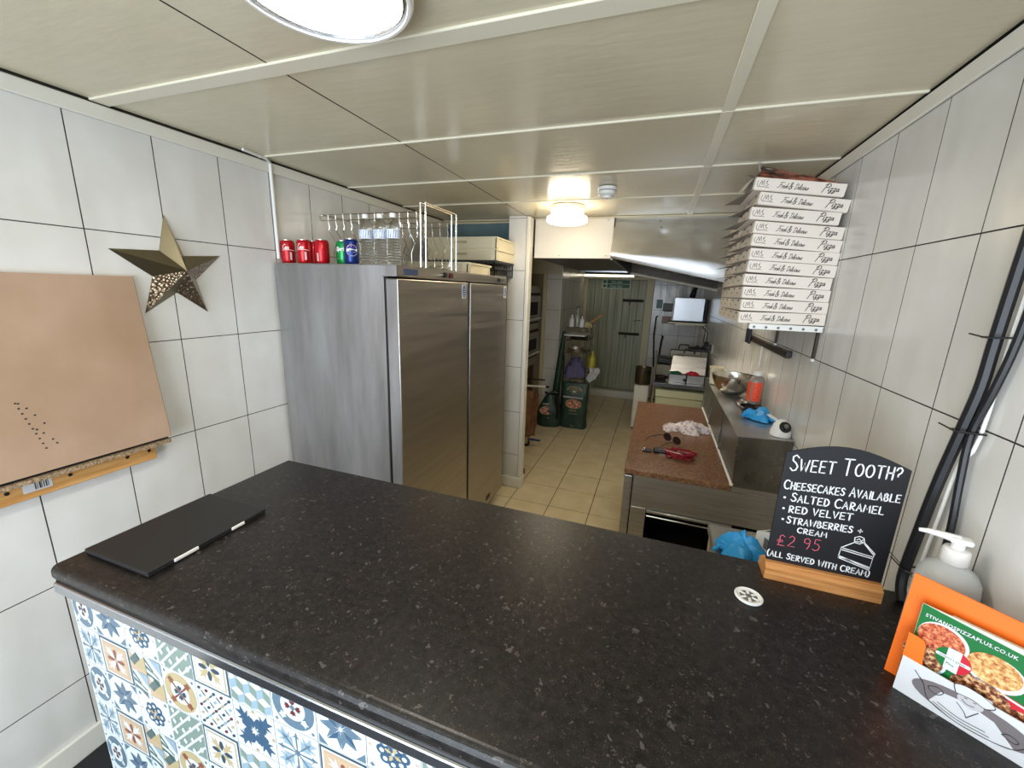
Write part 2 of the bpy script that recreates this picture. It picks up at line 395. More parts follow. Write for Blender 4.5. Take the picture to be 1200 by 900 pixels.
# floor
fl = struct('floor', B().box(-2.6, .9, -1.7, 7.4, -.05, -.003, m_fgrout))
ft = box(0, .3377 - .0065, 0, .3377 - .0065, -.004, 0, m_floor).mesh('floor_tile')
for i in range(-5, 6):
    for j in range(-6, 13):
        x = -1.0348 + i * .3377; y = 3.0446 + j * .3377
        if x < -2.5 or x > .62 or y > 7.15: continue
        if (x + .33 < -1.05 and 1.6 < y < 2.6): continue
        link('floor_tile', ft, fl, (x + .0025, y + .0025, 0))
single('floor_mat', rbox(XL + .02, .62, -1.5, .95, .001, .007, m_mat, .002, 1), 'black vinyl mat on the floor in front of the counter', 'mat')

# walls
wl = struct('wall_left', B().box(XL - .12, XL - .004, -1.7, YA + .1, 0, ZC, m_grout))
tile_wall(wl, 'x', XL - .004, -1.0, YA, .05, 2.277, LY)
wr = struct('wall_right', B().box(XR + .004, XR + .12, -1.7, 7.3, 0, ZC, m_grout))
tile_wall(wr, '-x', XR + .004, -.8, 7.2, .05, 2.277, 1.4778)
wa = struct('wall_recess', B().box(XL, -1.2, YA + .005, YA + .1, 0, ZC, m_cream))
part('painted_panel', B().box(XL, -1.2, YA - .006, YA + .005, 2.12, 2.315, m_bluepaint), wa, 'blue painted board above the cream wall')
wp = struct('wall_pillar', B().box(-1.2, -1.03, 3.254, 3.32, 0, ZC, m_grout))
tile_wall(wp, 'y', 3.254, -1.2, -1.05, .1, ZC, -1.2975)
part('corner_strip', B().rbox(-1.05, -1.016, 3.243, 3.33, .1, ZC - .004, m_white, .008, 3), wp)
part('plinth', B().rbox(-1.2, -1.008, 3.225, 3.345, 0, .1, m_white, .01, 2), wp)
# kitchen left side with oven bay
struct('wall_oven_bay', B().box(-2.5, -2.4, 3.44, 5.5, 0, ZC, m_cream))
struct('wall_oven_side', B().box(-2.5, -1.2, YA + .1, YA + .14, 0, ZC, m_cream))
wb = struct('wall_kitchen_left', B().box(-2.5, -1.234, 5.404, 7.3, 0, ZC, m_grout))
tile_wall(wb, 'y', 5.404, -1.43, -1.234, .02, 2.0, -1.4835)
tile_wall(wb, 'x', -1.234, 5.404, 7.2, .02, 2.2, 5.404)
part('cream_panel', B().box(-2.4, -1.235, 5.385, 5.403, 1.98, 2.2, m_cream), wb)
part('jamb', B().rbox(-1.475, -1.43, 5.37, 5.403, 0, 1.98, m_cream, .004, 1), wb)
part('lower_panel', B().box(-2.4, -1.475, 5.39, 5.403, 0, 1.98, mat('brown_bay_panel', rgb(140, 126, 98), .6)), wb)
part('edge_bead', B().rbox(-1.24, -1.226, 5.394, 5.41, .02, 2.2, m_white, .003, 1), wb)
# back wall with door
wk = struct('wall_back', B().box(-1.25, .66, 7.204, 7.3, 0, ZC, m_grout))
tile_wall(wk, 'y', 7.204, -.10, XR, .02, ZC, -.148)
dr = struct('door_1', B().box(-1.17, -.215, 7.17, 7.2, .12, 1.985, mat('door_core', rgb(84, 84, 66), .7)))
nx = 8
for i in range(nx):
    a = -1.17 + i * (.955 / nx)
    part('door_plank', B().rbox(a + .002, a + .955 / nx - .002, 7.155, 7.171, .13, 1.98, m_door, .003, 1), dr)
for z, x0 in ((1.65, -.58), (1.10, -.60)):
    p = part('door_bolt', B().rbox(x0, x0 + .34, 7.128, 7.155, z - .022, z + .022, mat('rusty_iron', rgb(70, 62, 48), .6, .6), .004, 1), dr)
    part('bolt_rod', B().tube([(x0 + .02, 7.12, z), (x0 + .32, 7.12, z)], .009, m_dark, 6).tube([(x0 + .12, 7.118, z), (x0 + .12, 7.112, z - .07)], .007, m_dark, 6), p)
part('door_pull', B().tube([(-.37, 7.155, 1.32), (-.36, 7.12, 1.32), (-.28, 7.12, 1.335), (-.27, 7.155, 1.335)], .008, m_grey, 6), dr)
t1 = struct('trim_1', B().rbox(-1.232, -1.17, 7.14, 7.2, .0, 2.06, m_cream, .005, 1).rbox(-.215, -.1, 7.14, 7.2, .0, 2.06, m_cream, .005, 1).rbox(-1.232, -.1, 7.13, 7.2, 1.985, 2.06, m_cream, .005, 1))
struct('door_sill', B().rbox(-1.23, -.1, 7.02, 7.2, 0, .12, m_white, .012, 2))
# exit sign on the door
sg = thing('door_sign', 'small green two-line sign fixed high on the rear door', 'sign', (-.705, 7.154, 1.91))
TS = lambda p: (p[0], -p[2], p[1])
m_sg = mat('sign_green', rgb(38, 92, 66), .5); m_sw = mat('sign_white', rgb(190, 200, 180), .5)
part('sign_plate', B().poly([(-.23, -.075), (.23, -.075), (.23, .075), (-.23, .075)], 0, .004, m_sw, TS), sg)
b = B().poly([(-.15, .005), (.215, .005), (.215, .065), (-.15, .065)], .004, .006, m_sg, TS).poly([(-.15, -.062), (.215, -.062), (.215, -.004), (-.15, -.004)], .004, .006, m_sg, TS)
b.poly([(-.215, .01), (-.165, .01), (-.165, .06), (-.215, .06)], .004, .006, m_sg, TS).poly(ell(-.19, -.033, .026, .026, 14), .004, .006, m_sg, TS)
part('green_band', b, sg)
b = B(); b2 = B(); text(b, 'Fire exit', .052, m_sw, lambda p: TS((p[0] - .08, p[1] + .018, p[2])), .007, .001); text(b2, 'Keep clear', .046, m_sw, lambda p: TS((p[0] - .10, p[1] - .05, p[2])), .007, .001)
part('lettering', b, sg); part('lettering', b2, sg)
# strip light housing, junction box above door
st = thing('strip_light_housing', 'long cream strip light above the rear door', 'light fitting', (-.75, 7.02, 2.03))
part('housing', B().rbox(-.50, .34, -.04, .06, -.02, .03, m_white, .008, 2), st)
part('tube', B().tube([(-.46, -.06, .005), (.32, -.06, .005)], .013, m_tubeglow, 10), st)  # tube lit as extra fill for the rear kitchen
part('end_box', B().rbox(-.62, -.50, -.07, .06, -.055, .06, m_white, .01, 2), st)

# front wall with shop window behind the camera
wf = struct('wall_front', B().box(-1.97, .77, -1.82, -1.7, 0, .35, m_white).box(-1.97, .77, -1.82, -1.7, 2.3, ZC, m_white).box(-1.97, -1.65, -1.82, -1.7, .35, 2.3, m_white).box(.55, .77, -1.82, -1.7, .35, 2.3, m_white))
wn = struct('window_1', B().box(-1.65, .55, -1.79, -1.74, .35, .41, m_alu).box(-1.65, .55, -1.79, -1.74, 2.24, 2.3, m_alu).box(-1.65, -1.6, -1.79, -1.74, .41, 2.24, m_alu).box(.5, .55, -1.79, -1.74, .41, 2.24, m_alu).box(-.58, -.53, -1.79, -1.74, .41, 2.24, m_alu))

# ceiling: panels with joint strips, gaps show dark backing
ce = struct('ceiling', B().box(-2.5, XR + .1, -1.8, 7.3, ZC + .006, ZC + .06, m_ceildark))
xs = [XL + .008, -1.06, .14, XR - .006]; ys = [-1.62, -1.02, -.23, .37, .985, 1.575, 2.17, 2.745, 3.35]
for i in range(3):
    for j in range(len(ys) - 1):
        o = link('ceiling_panel', B().box(0, xs[i + 1] - xs[i] - .005, 0, ys[j + 1] - ys[j] - .005, 0, .007, m_ceil).mesh('ceiling_panel'), ce, (xs[i] + .0025, ys[j] + .0025, ZC - .001))
        o.rotation_euler = (random.uniform(-.0012, .0012), random.uniform(-.001, .001), 0)
b = B()
for j, y in enumerate(ys[1:-1]):
    wd = .030 if j == 3 else .006
    part('joint_strip', B().rbox(XL + .01, XR - .01, y - wd, y + wd * .9, ZC - .007, ZC, m_ceilstrip, .002, 1), ce)
for x in (-1.06, .14):
    wd = .018 if x > 0 else .003
    part('joint_strip', B().rbox(x - wd, x + wd, -1.6, 3.35, ZC - (.006 if x > 0 else .002), ZC, m_ceilstrip if x > 0 else m_ceildark, .001, 1), ce)
part('rear_panel', B().box(-2.4, XR, 3.37, 7.2, ZC - .012, ZC, m_cream), ce)
# coving strips
struct('trim_2', B().rbox(XL, XL + .012, -1.6, YA, 2.275, ZC - .010, m_white, .003, 1))
struct('trim_3', B().rbox(XR - .012, XR, -1.6, 3.35, 2.275, ZC - .010, m_white, .003, 1))
struct('trim_4', B().rbox(XL, -1.2, YA - .02, YA + .004, 2.308, ZC - .004, m_cream, .003, 1))
struct('baseboard_left', B().rbox(XL, XL + .016, -1.5, 1.5, 0, .10, m_white, .005, 2))
struct('baseboard_right', B().rbox(XR - .016, XR, -1.5, 7.15, 0, .10, m_white, .005, 2))

# pale duct box and steel canopy
du = thing('extractor_duct', 'pale boxed duct with dark underside behind the round bulkhead lamp', 'duct', (-.7, 3.35, 2.02))
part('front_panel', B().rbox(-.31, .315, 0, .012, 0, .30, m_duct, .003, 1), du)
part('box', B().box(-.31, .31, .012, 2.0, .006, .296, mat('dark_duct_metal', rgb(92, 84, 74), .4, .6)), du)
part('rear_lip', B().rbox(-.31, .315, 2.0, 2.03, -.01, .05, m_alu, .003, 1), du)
for x, z in ((-.1, .02), (.27, .02), (.27, .28), (.02, .285)): part('screw', B().lathe([(.006, 0), (.004, .004), (0, .004)], m_grey, (x, -.004, z), 8), du)
hd = thing('extractor_canopy', 'dented steel cooker canopy hanging under the ceiling at right', 'hood', (-.385, 3.36, 2.02))
W_ = XR - .004 + .385
def hz(x, y=0): return -.200 * x * (1 - .1 * y / 2.2)
def dent(x, z): 
    return .012 * math.exp(-((x - .36) ** 2 + (z - .17) ** 2) / .0012) + .008 * math.exp(-((x - .64) ** 2 + (z - .06) ** 2) / .002)
def sheet(s, t):
    x = s * W_; zb = hz(x); z = .31 + (zb - .31) * t
    k = .86 - .12 * math.sin(s * 2.4)     # where the folded lip starts
    if t > k: q = (t - k) / (1 - k); y = -.085 - .012 * math.sin(q * PI * .5) + .022 * q * q
    else: q = t / k; y = .03 - .115 * q ** 1.2 + .006 * math.sin(s * 6) * math.sin(q * PI)
    return (x, y + dent(x, z), z)
part('front_sheet', B().grid(48, 36, sheet, m_hood), hd)
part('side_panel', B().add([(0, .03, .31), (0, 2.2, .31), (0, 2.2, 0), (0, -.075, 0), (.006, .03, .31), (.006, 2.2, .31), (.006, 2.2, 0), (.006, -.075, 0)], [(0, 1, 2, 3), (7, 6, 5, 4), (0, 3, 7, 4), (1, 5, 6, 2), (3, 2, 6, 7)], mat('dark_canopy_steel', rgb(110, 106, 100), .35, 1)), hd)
m_cd = mat('dark_canopy_inside', rgb(64, 60, 54), .45, .7)  # plain dark grey-brown metal for the inner faces
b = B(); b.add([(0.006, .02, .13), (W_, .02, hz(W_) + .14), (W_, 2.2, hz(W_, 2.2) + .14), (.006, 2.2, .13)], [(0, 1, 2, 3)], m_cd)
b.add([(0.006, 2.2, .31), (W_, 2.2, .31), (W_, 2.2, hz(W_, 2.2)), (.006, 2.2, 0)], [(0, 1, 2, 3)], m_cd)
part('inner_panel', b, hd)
part('rear_rim', B().tube([(0, 2.2, -.005), (W_ * .5, 2.2, hz(W_ * .5, 2.2)), (W_, 2.2, hz(W_, 2.2))], .016, m_white, 8), hd)
part('side_rim', B().tube([(0, 0, 0), (0, 2.2, -.005)], .010, mat('dark_canopy_steel', g1(.1), .4, 1), 6), hd)
for k in range(5):
    x = .12 + k * .18; y0 = 1.2
    part('baffle_filter', B().rbox(x, x + .165, .5, 1.9, hz(x + .08, 1.2) + .09, hz(x + .08, 1.2) + .11, mat('baffle_steel', rgb(90, 86, 78), .35, .9), .004, 1), hd)
part('added_fill_lamp', B().rbox(.25, .75, .12, .22, hz(.5) + .10, hz(.5) + .125, m_fillglow, .004, 1), hd)  # fill light added inside the canopy to brighten the rear kitchen
for x, z in ((.33, .27), (.34, .225)): part('rivet', B().lathe([(.006, -.004), (.006, .004), (0, .005)], m_grey, (x, -.004, z), 8), hd)

# ceiling lamps and detector
lp = thing('ceiling_lamp', 'large round white lit ceiling lamp nearest the shop window', 'lamp', (-.665, .735, ZC - .001))
part('lamp_body', B().lathe([(.150, 0), (.170, -.006), (.172, -.028), (.166, -.036), (.160, -.036), (.156, -.026)], m_wplast, n=48), lp)
part('rim_ring', B().lathe([(.155, -.024), (.157, -.032), (.150, -.034), (.146, -.028)], m_alu, n=48), lp)
part('diffuser', B().lathe([(.147, -.020), (.146, -.030), (.10, -.036), (0.0, -.040)], m_lamp, n=48), lp)
lp = thing('bulkhead_lamp', 'small round glowing warm bulkhead lamp near the duct', 'lamp', (-.655, 2.92, ZC - .006))
part('lamp_base', B().lathe([(.115, 0), (.118, -.01), (.116, -.03), (.112, -.032), (.112, -.068), (.108, -.072)], m_wplast, n=36), lp)
part('diffuser', B().lathe([(.110, -.066), (.134, -.070), (.138, -.080), (.137, -.098), (.122, -.108), (.0, -.114)], m_lamp2, n=36), lp)
dt = thing('smoke_detector', 'white round smoke detector on the ceiling beside the warm lamp', 'detector', (-.335, 2.46, ZC - .006))
part('base', B().lathe([(.052, 0), (.052, -.012), (.05, -.014)], m_wplast), dt)
part('sensor_cap', B().lathe([(.046, -.012), (.050, -.022), (.048, -.036), (.028, -.046), (.026, -.056), (.0, -.058)], m_wplast), dt)
part('vent_ring', B().lathe([(.0485, -.016), (.0495, -.020), (.0485, -.022)], m_grey), dt)

# white conduit down the left wall to the fridge
single('cable_conduit', B().tube([(XL + .012, 1.632, 2.30), (XL + .012, 1.632, 1.875)], .008, m_wplast, 10).tube([(XL + .05, 1.58, ZC - .012), (XL + .02, 1.625, 2.318), (XL + .012, 1.632, 2.30)], .006, m_wplast, 8).tube([(-1.79, 1.45, ZC - .012), (XL + .05, 1.58, ZC - .012)], .006, m_wplast, 8), 'thin white cable conduit running down the left wall', 'conduit')

# ================================================================ SERVICE COUNTER
CZ = 1.07
CX0, CX1, CY0, CY1 = -1.323, XR - .006, .44, 1.128
ct = thing('service_counter', 'dark speckled service counter with patterned tile front', 'counter', (CX0, CY0, 0))
oc = off(-CX0, -CY0, 0)
# bullnose top: extruded profile along x
prof = [(CY1, CZ - .038), (CY1, CZ)] + [(CY0 + .016 + .016 * math.cos(math.radians(a)), CZ - .016 + .016 * math.sin(math.radians(a))) for a in range(90, 181, 15)] + [(CY0, CZ - .028), (CY0 + .004, CZ - .038)]
b = B(); n = len(prof); vs = [oc((CX0, y, z)) for y, z in prof] + [oc((CX1, y, z)) for y, z in prof]
b.add(vs, [tuple(range(n)), tuple(range(2 * n - 1, n - 1, -1))] + [(i, i + n, (i + 1) % n + n, (i + 1) % n) for i in range(n)], m_ctr)
part('worktop', b, ct)
part('edge_trim', B().rbox(CX0 + .002, CX1, CY0 - .003, CY0 + .022, CZ - .070, CZ - .042, m_alu, .004, 2, oc).rbox(CX0 + .004, CX1, CY0 + .002, CY0 + .012, CZ - .043, CZ - .0375, m_black, .002, 1, oc), ct, 'polished grey metal strip under the worktop edge')
YP = CY0 + .020
m_pt = mat('patterned_tile_white', rgb(206, 213, 216), .35)
part('carcass', B().box(CX0 + .004, CX1, YP + .004, CY1 - .04, 0, CZ - .040, m_card, oc), ct)
pal = dict(blue=rgb(94, 114, 130), navy=rgb(62, 88, 112), light=rgb(142, 162, 174), green=rgb(124, 140, 130), dkgreen=rgb(86, 104, 100), tan=rgb(178, 160, 122), rust=rgb(134, 82, 64), peach=rgb(188, 162, 134), dark=rgb(56, 74, 86), wine=rgb(100, 46, 48), white=rgb(208, 214, 216), pale=rgb(196, 206, 204))
PM = {k: mat('print_' + k, c, .35) for k, c in pal.items()}
TF = lambda p: (p[0], -p[2], p[1])
def pat():
    b = B(); b.poly([(-.49, -.49), (.49, -.49), (.49, .49), (-.49, .49)], 0, .012, m_pt, TF); return b
def rot2(p, a): return (p[0] * math.cos(a) - p[1] * math.sin(a), p[0] * math.sin(a) + p[1] * math.cos(a))
def RP(b, pts, a, h, m, c=(0, 0)): b.flat([(rot2(p, a)[0] + c[0], rot2(p, a)[1] + c[1]) for p in pts], h, m, TF)
H1, H2, H3, H4 = .016, .020, .024, .028
def petal(l0, l1, wd): return [(l0, 0), ((l0 + l1) / 2 * .9, wd), (l1 * .9, wd * .7), (l1, 0), (l1 * .9, -wd * .7), ((l0 + l1) / 2 * .9, -wd)]
def corners(b, m, s=.07):
    for k in range(4): RP(b, [(.40, .40 - s), (.43, .39), (.40 + s, .40), (.41, .43), (.40, .40 + s), (.37, .41), (.40 - s, .40), (.39, .37)], k * PI / 2, H1, m)
def medal(ring, cross, leaf):
    b = pat(); b.flat(ell(0, 0, .46, .46, 28), H1, ring, TF); b.flat(ell(0, 0, .27, .27, 24), H2, PM['white'], TF)
    for k in range(4):
        a = PI / 4 + k * PI / 2
        RP(b, [(0, -.02), (.28, -.025), (.30, -.08), (.36, -.05), (.42, -.06), (.40, 0), (.42, .06), (.36, .05), (.30, .08), (.28, .025), (0, .02)], a, H3, cross)
        RP(b, [(.05, 0), (.10, .055), (.17, .06), (.15, .02), (.20, 0), (.15, -.02), (.17, -.06), (.10, -.055)], k * PI / 2, H3, leaf)
    b.flat(ell(0, 0, .05, .05, 10), H4, PM['blue'], TF); corners(b, PM['blue'], .045); return b.mesh('patterned_tile')
def frost(c1_, c2_, big=False):
    b = pat()
    for k in range(4):
        a = PI / 4 + k * PI / 2
        RP(b, [(.12, 0), (.3, .16), (.30, .08), (.40, .20), (.38, .07), (.56, .1), (.48, 0), (.56, -.1), (.38, -.07), (.40, -.20), (.30, -.08), (.3, -.16)], a, H1, c1_)
    for k in range(8):
        a = k * PI / 4
        if big: RP(b, petal(.06, .34 if k % 2 else .30, .085), a + PI / 8, H2, c2_)
        else:
            RP(b, [(.04, -.008), (.36, -.022), (.36, .022), (.04, .008)], a, H2, c2_)
            RP(b, [(.32, -.09), (.37, -.03), (.46, 0), (.37, .03), (.32, .09), (.35, 0)], a, H2, c2_)
    b.flat(ell(0, 0, .055, .055, 10), H3, PM['white'] if big else c2_, TF)
    if big:
        for k in range(4): RP(b, [(.40, 0), (.44, .05), (.48, 0), (.44, -.05)], k * PI / 2, H3, PM['peach'])
    return b.mesh('patterned_tile')
def star8():
    b = pat()
    for k in range(8):
        a = k * PI / 4
        RP(b, [(.03, .008), (.22, .095), (.43, .01), (.22, .0)], a, H1, PM['navy'] if k % 2 else PM['blue'])
        RP(b, [(.03, -.008), (.22, -.0), (.43, -.006), (.22, -.09)], a, H1, PM['blue'])
    for k in range(4): RP(b, [(.47, .47), (.47, .28), (.28, .47)], k * PI / 2, H1, PM['blue'])
    return b.mesh('patterned_tile')
def framed(bg, pet, fr):
    b = pat()
    sq = lambda r: [(-r, -r), (r, -r), (r, r), (-r, r)]
    b.flat(sq(.48), H1, fr, TF); b.flat(sq(.44), H2, PM['white'], TF); b.flat(sq(.40), H3, bg, TF); b.flat(sq(.37), H3 + .002, PM['white'] if bg is PM['tan'] else bg, TF)
    for k in range(4):
        RP(b, [(.05, 0), (.18, .11), (.16, .04), (.34, .12), (.27, .04), (.42, 0), (.27, -.04), (.34, -.12), (.16, -.04), (.18, -.11)], PI / 4 + k * PI / 2, H4, PM['white'] if bg is PM['peach'] else PM['tan'])
        RP(b, petal(.03, .28, .055), k * PI / 2, H4 + .004, pet)
    return b.mesh('patterned_tile')
def loops():
    b = pat()
    for k in range(8):
        a = k * PI / 4; c = rot2((.21, 0), a); b.flat(ell(c[0], c[1], .10, .10, 12), H1, PM['dark'] if 0 else PM['navy'], TF); b.flat(ell(c[0] * .98, c[1] * .98, .045, .045, 10), H2, PM['white'], TF)
        RP(b, petal(.02, .16, .03), a + PI / 8, H3, PM['tan'] if k % 2 else PM['navy'])
    corners(b, PM['blue'], .06)
    for k in range(4): RP(b, petal(.40, .48, .03), k * PI / 2, H1, PM['peach'])
    return b.mesh('patterned_tile')
def tri():
    b = pat(); q = .245
    for i in range(2):
        for j in range(2):
            cx, cy = -q + i * 2 * q, -q + j * 2 * q
            if (i + j) % 2:
                b.flat([(cx - q, cy - q), (cx + q, cy - q), (cx - q, cy + q)], H1, PM['peach'], TF); b.flat([(cx + q, cy + q), (cx + q, cy - q), (cx, cy)], H2, PM['tan'], TF)
                b.flat([(cx - .16, cy), (cx, cy + .16), (cx + .16, cy), (cx, cy - .16)], H2, PM['tan'], TF); b.flat([(cx - q, cy + .02), (cx - .02, cy + q), (cx + .1, cy + .12), (cx - .12, cy - .1)], H3, PM['dkgreen'], TF)
            else:
                for s_ in (-.2, -.02, .16): b.flat([(cx - q, cy + s_ - .03), (cx - q, cy + s_ + .06), (cx + q * .6 - max(0, s_), cy + q * .4 - .4 + s_ + .1), (cx + q * .5 - max(0, s_), cy - q + s_ * .5 + .1)], H1, PM['dkgreen'], TF)
                b.flat([(cx + q, cy + q), (cx + q, cy - .1), (cx - .1, cy + q)], H2, PM['light'], TF)
    return b.mesh('patterned_tile')
def lattice():
    b = pat(); b.flat([(-.48, -.48), (.48, -.48), (.48, .48), (-.48, .48)], H1, PM['green'], TF)
    for k in range(-3, 4):
        c = k * .16 * 1.0
        lo, hi = max(-.48, -.48 + c * 2), min(.48, .48 + c * 2)
        if hi > lo: stroke(b, [(lo, lo - 2 * c), (hi, hi - 2 * c)], .05, PM['white'], TF, H2)
        for i in range(4):
            x = -.36 + i * .24; y = x * 0 - .42 + (k + 3) * .14
            b.flat([(x, y - .08), (x + .06, y), (x, y + .08), (x - .06, y)], H3, PM['white'], TF) if (i + k) % 2 else None
    return b.mesh('patterned_tile')
def dots():
    b = pat(); ks = ['dark', 'tan', 'wine', 'light']
    for i in range(5):
        for j in range(5):
            x, y = -.4 + i * .2, -.4 + j * .2
            b.flat(ell(x, y, .05, .035, 8, .6), H2, PM[ks[(i * 2 + j) % 4]], TF)
            if i < 4 and j < 4: b.flat(ell(x + .1, y + .1, .022, .085, 8, .8 if (i + j) % 2 else -.8), H1, PM['dkgreen'], TF)
    return b.mesh('patterned_tile')
def cubes():
    b = pat(); w_, h_ = .16, .30
    for r in range(-1, 3):
        for c in range(-2, 3):
            cx = c * .32 + (r % 2) * .16; cy = -.42 + r * .3
            def cl(P): return [(max(-.48, min(.48, x)), max(-.48, min(.48, y))) for x, y in P]
            for P, mm in (([(cx - w_, cy), (cx, cy - .1), (cx, cy + .1), (cx - w_, cy + .2)], 'green'), ([(cx, cy - .1), (cx + w_, cy), (cx + w_, cy + .2), (cx, cy + .1)], 'light')):
                Q = cl(P)
                if max(x for x, y in Q) - min(x for x, y in Q) > .01 and max(y for x, y in Q) - min(y for x, y in Q) > .01: b.flat(Q, H1, PM[mm], TF)
    return b.mesh('patterned_tile')
D = [[medal(PM['blue'], PM['pale'], PM['wine']), frost(PM['light'], PM['blue'])], [star8(), framed(PM['peach'], PM['rust'], PM['dark'])],
     [loops(), tri()], [lattice(), medal(PM['tan'], PM['rust'], PM['dark'])], [framed(PM['tan'], PM['dark'], PM['dark']), dots()], [cubes(), frost(PM['navy'], PM['navy'], True)]]
PT = .1165
for c in range(0, 14):
    for r in range(6):
        wx = .088 if c == 0 else PT
        x = CX0 + .044 if c == 0 else CX0 + .088 + PT * (c - .5)
        z = .9465 - r * PT
        o = link('patterned_tile', D[c % 6][r % 2], ct, (x - CX0, YP + .003 - CY0, z)); o.scale = (wx, .1, PT)

# laptop on the counter
lt = thing('closed_laptop', 'thin closed black laptop lying by the left end of the counter', 'laptop', (-1.309, .499, CZ))
part('lid', B().rbox(0, .245, 0, .315, .008, .0145, m_black if 0 else mat('matt_black_lid', rgb(24, 24, 26), .5), .0035, 2), lt)
part('base', B().rbox(.002, .243, .002, .313, .0, .008, mat('dark_laptop_base', rgb(34, 34, 38), .4), .003, 2), lt)
for y0, y1 in ((.058, .116), (.205, .243)):
    part('hinge', B().rbox(.2425, .2475, y0, y1, .004, .013, m_wplast, .002, 2), lt, 'white hinge cover')
# sink-plug like white disc
pg = thing('white_disc', 'small white slotted plastic disc lying on the counter', 'lid', (.272, .968, CZ))
part('rim', B().lathe([(.0, 0), (.027, 0), (.030, .003), (.030, .006), (.027, .0075), (.024, .005), (.0, .005)], m_wplast, n=28), pg)
b = B()
for k in range(6):
    a = k * PI / 3; b.rbox(-.003, .003, .007, .022, .005, .0066, m_wplast, .001, 1, lambda p, a=a: (rot2(p[:2], a)[0], rot2(p[:2], a)[1], p[2]))
part('spoke', b, pg)
part('slot', B().add([(.019 * math.cos(t), .019 * math.sin(t), .0052) for t in [k * PI / 8 for k in range(16)]], [tuple(range(16))], m_grey), pg)

# chalkboard
YB = 1.085
cb = thing('chalkboard_sign', 'small arched black menu board in an oak base on the counter', 'sign', (.45, YB, CZ))
TB = lambda p: (p[0] - .45, -p[2], p[1] - CZ)
out = [(.3265, CZ + .028), (.5665, CZ + .028), (.5665, 1.3985)] + [(.5665 - .24 * i / 12, 1.3985 + .0035 * i / 12 + .032 * math.sin(PI * i / 12)) for i in range(1, 12)] + [(.3265, 1.402)]
part('panel', B().poly(out, -.005, 0, m_board, TB), cb)
WD = .0030
bul = B()
b = B(); hand(b, 'SWEET TOOTH?', .3396, .5504, 1.358, 1.3738, .030, .0032, m_chalk, TB, 1.35); part('chalk_lettering', b, cb, 'white handwritten lettering')
b = B(); hand(b, 'CHEESECAKES AVAILABLE', .3348, .5595, 1.3097, 1.320, .0185, WD, m_chalk, TB, 1.25); part('chalk_lettering', b, cb, 'white handwritten lettering')
b = B(); hand(b, 'SALTED CARAMEL', .3544, .5359, 1.2796, 1.2845, .0185, WD, m_chalk, TB, 1.2); part('chalk_lettering', b, cb, 'white handwritten lettering')
b = B(); hand(b, 'RED VELVET', .3544, .4818, 1.2495, 1.2564, .0175, WD, m_chalk, TB); part('chalk_lettering', b, cb, 'white handwritten lettering')
b = B(); hand(b, 'STRAWBERRIES +', .3545, .5064, 1.2204, 1.2264, .0165, WD, m_chalk, TB, 1.12); part('chalk_lettering', b, cb, 'white handwritten lettering')
b = B(); hand(b, 'CREAM', .3807, .4407, 1.1994, 1.2006, .0135, .0027, m_chalk, TB); part('chalk_lettering', b, cb, 'white handwritten lettering')
b = B(); hand(b, '(ALL SERVED WITH CREAM)', .3273, .5398, 1.1225, 1.1210, .0145, .0028, m_chalk, TB, 1.1); part('chalk_lettering', b, cb, 'white handwritten lettering')
for x, z in ((.3403, 1.2865), (.3425, 1.2575), (.3454, 1.2285)): part('bullet_dot', B().flat(ell(x, z, .0028, .0028, 10), .0004, m_chalk, TB), cb)
b = B(); hand(b, '£2.95', .3434, .4319, 1.1563, 1.1606, .030, .0020, m_pinkchalk, TB); part('price_lettering', b, cb, 'pink handwritten price')
b = B()
c0, c1_ = .4729, .5423; z0 = 1.1363
P_ = lambda u, v_: (c0 + u * (c1_ - c0), z0 + v_ * .075)
for q in ([(0, .25), (.02, .62), (.95, .50), (.93, .02), (0, .25)], [(.02, .62), (.40, .92), (.6, .95), (.97, .62), (.95, .5)], [(.03, .55), (.94, .44)], [(.0, .32), (.92, .12)], [(0, .28), (.3, .25), (.5, .18), (.93, .07)], [(.62, .90), (.96, .56)], [(.35, .88), (.33, 1.05), (.45, 1.12), (.58, 1.08), (.62, .95), (.5, .86), (.35, .88)], [(.4, .98), (.46, 1.04), (.52, .96), (.57, 1.03)]):
    stroke(b, [P_(*p) for p in q], .0022, m_chalk, TB)
part('cake_drawing', b, cb)
bs = B(); pr = [(1.062, CZ), (1.125, CZ), (1.125, CZ + .022), (1.100, CZ + .041), (1.074, CZ + .041), (1.066, CZ + .034), (1.062, CZ + .030)]
n = len(pr); vs = [(x - .45, y - YB, z - CZ) for x in (.323, .5645) for y, z in pr]
bs.add(vs, [tuple(range(n)), tuple(range(2 * n - 1, n - 1, -1))] + [(i, i + n, (i + 1) % n + n, (i + 1) % n) for i in range(n)], m_oak)
part('base', bs, cb, 'oiled oak base block')

# menu holder with leaflets (rotated)
ang = math.atan2(-.6037, .7972)
mh = thing('menu_holder', 'orange and white card leaflet holder at the right of the counter', 'holder', (.4802, .8116, CZ), (0, 0, ang))
TM = lambda p: (p[0], -p[2], p[1])
LW = .195
part('back_card', B().poly([(-.0215, 0), (LW, 0), (LW, .205), (-.018, .216)], -.038, -.035, m_orange, TM), mh, 'bright orange back card')
part('front_pocket', B().poly([(0, 0), (LW, 0), (LW, .070), (.001, .073)], -.002, 0, m_card, TM), mh, 'white front pocket with a drawn cook')
part('orange_tab', B().poly([(0, .073), (.026, .0725), (.0245, .085), (.0235, .110), (.020, .1185), (.012, .1205), (0.0, .121)], -.002, -.0003, m_orange, TM), mh)
part('side_flap', B().add([TM(p) for p in ((0, 0, -.0), (0, 0, -.035), (-.0, .10, -.035), (0, .121, 0))], [(0, 1, 2, 3)], mat('brown_card_side', rgb(176, 130, 96), .7)), mh)
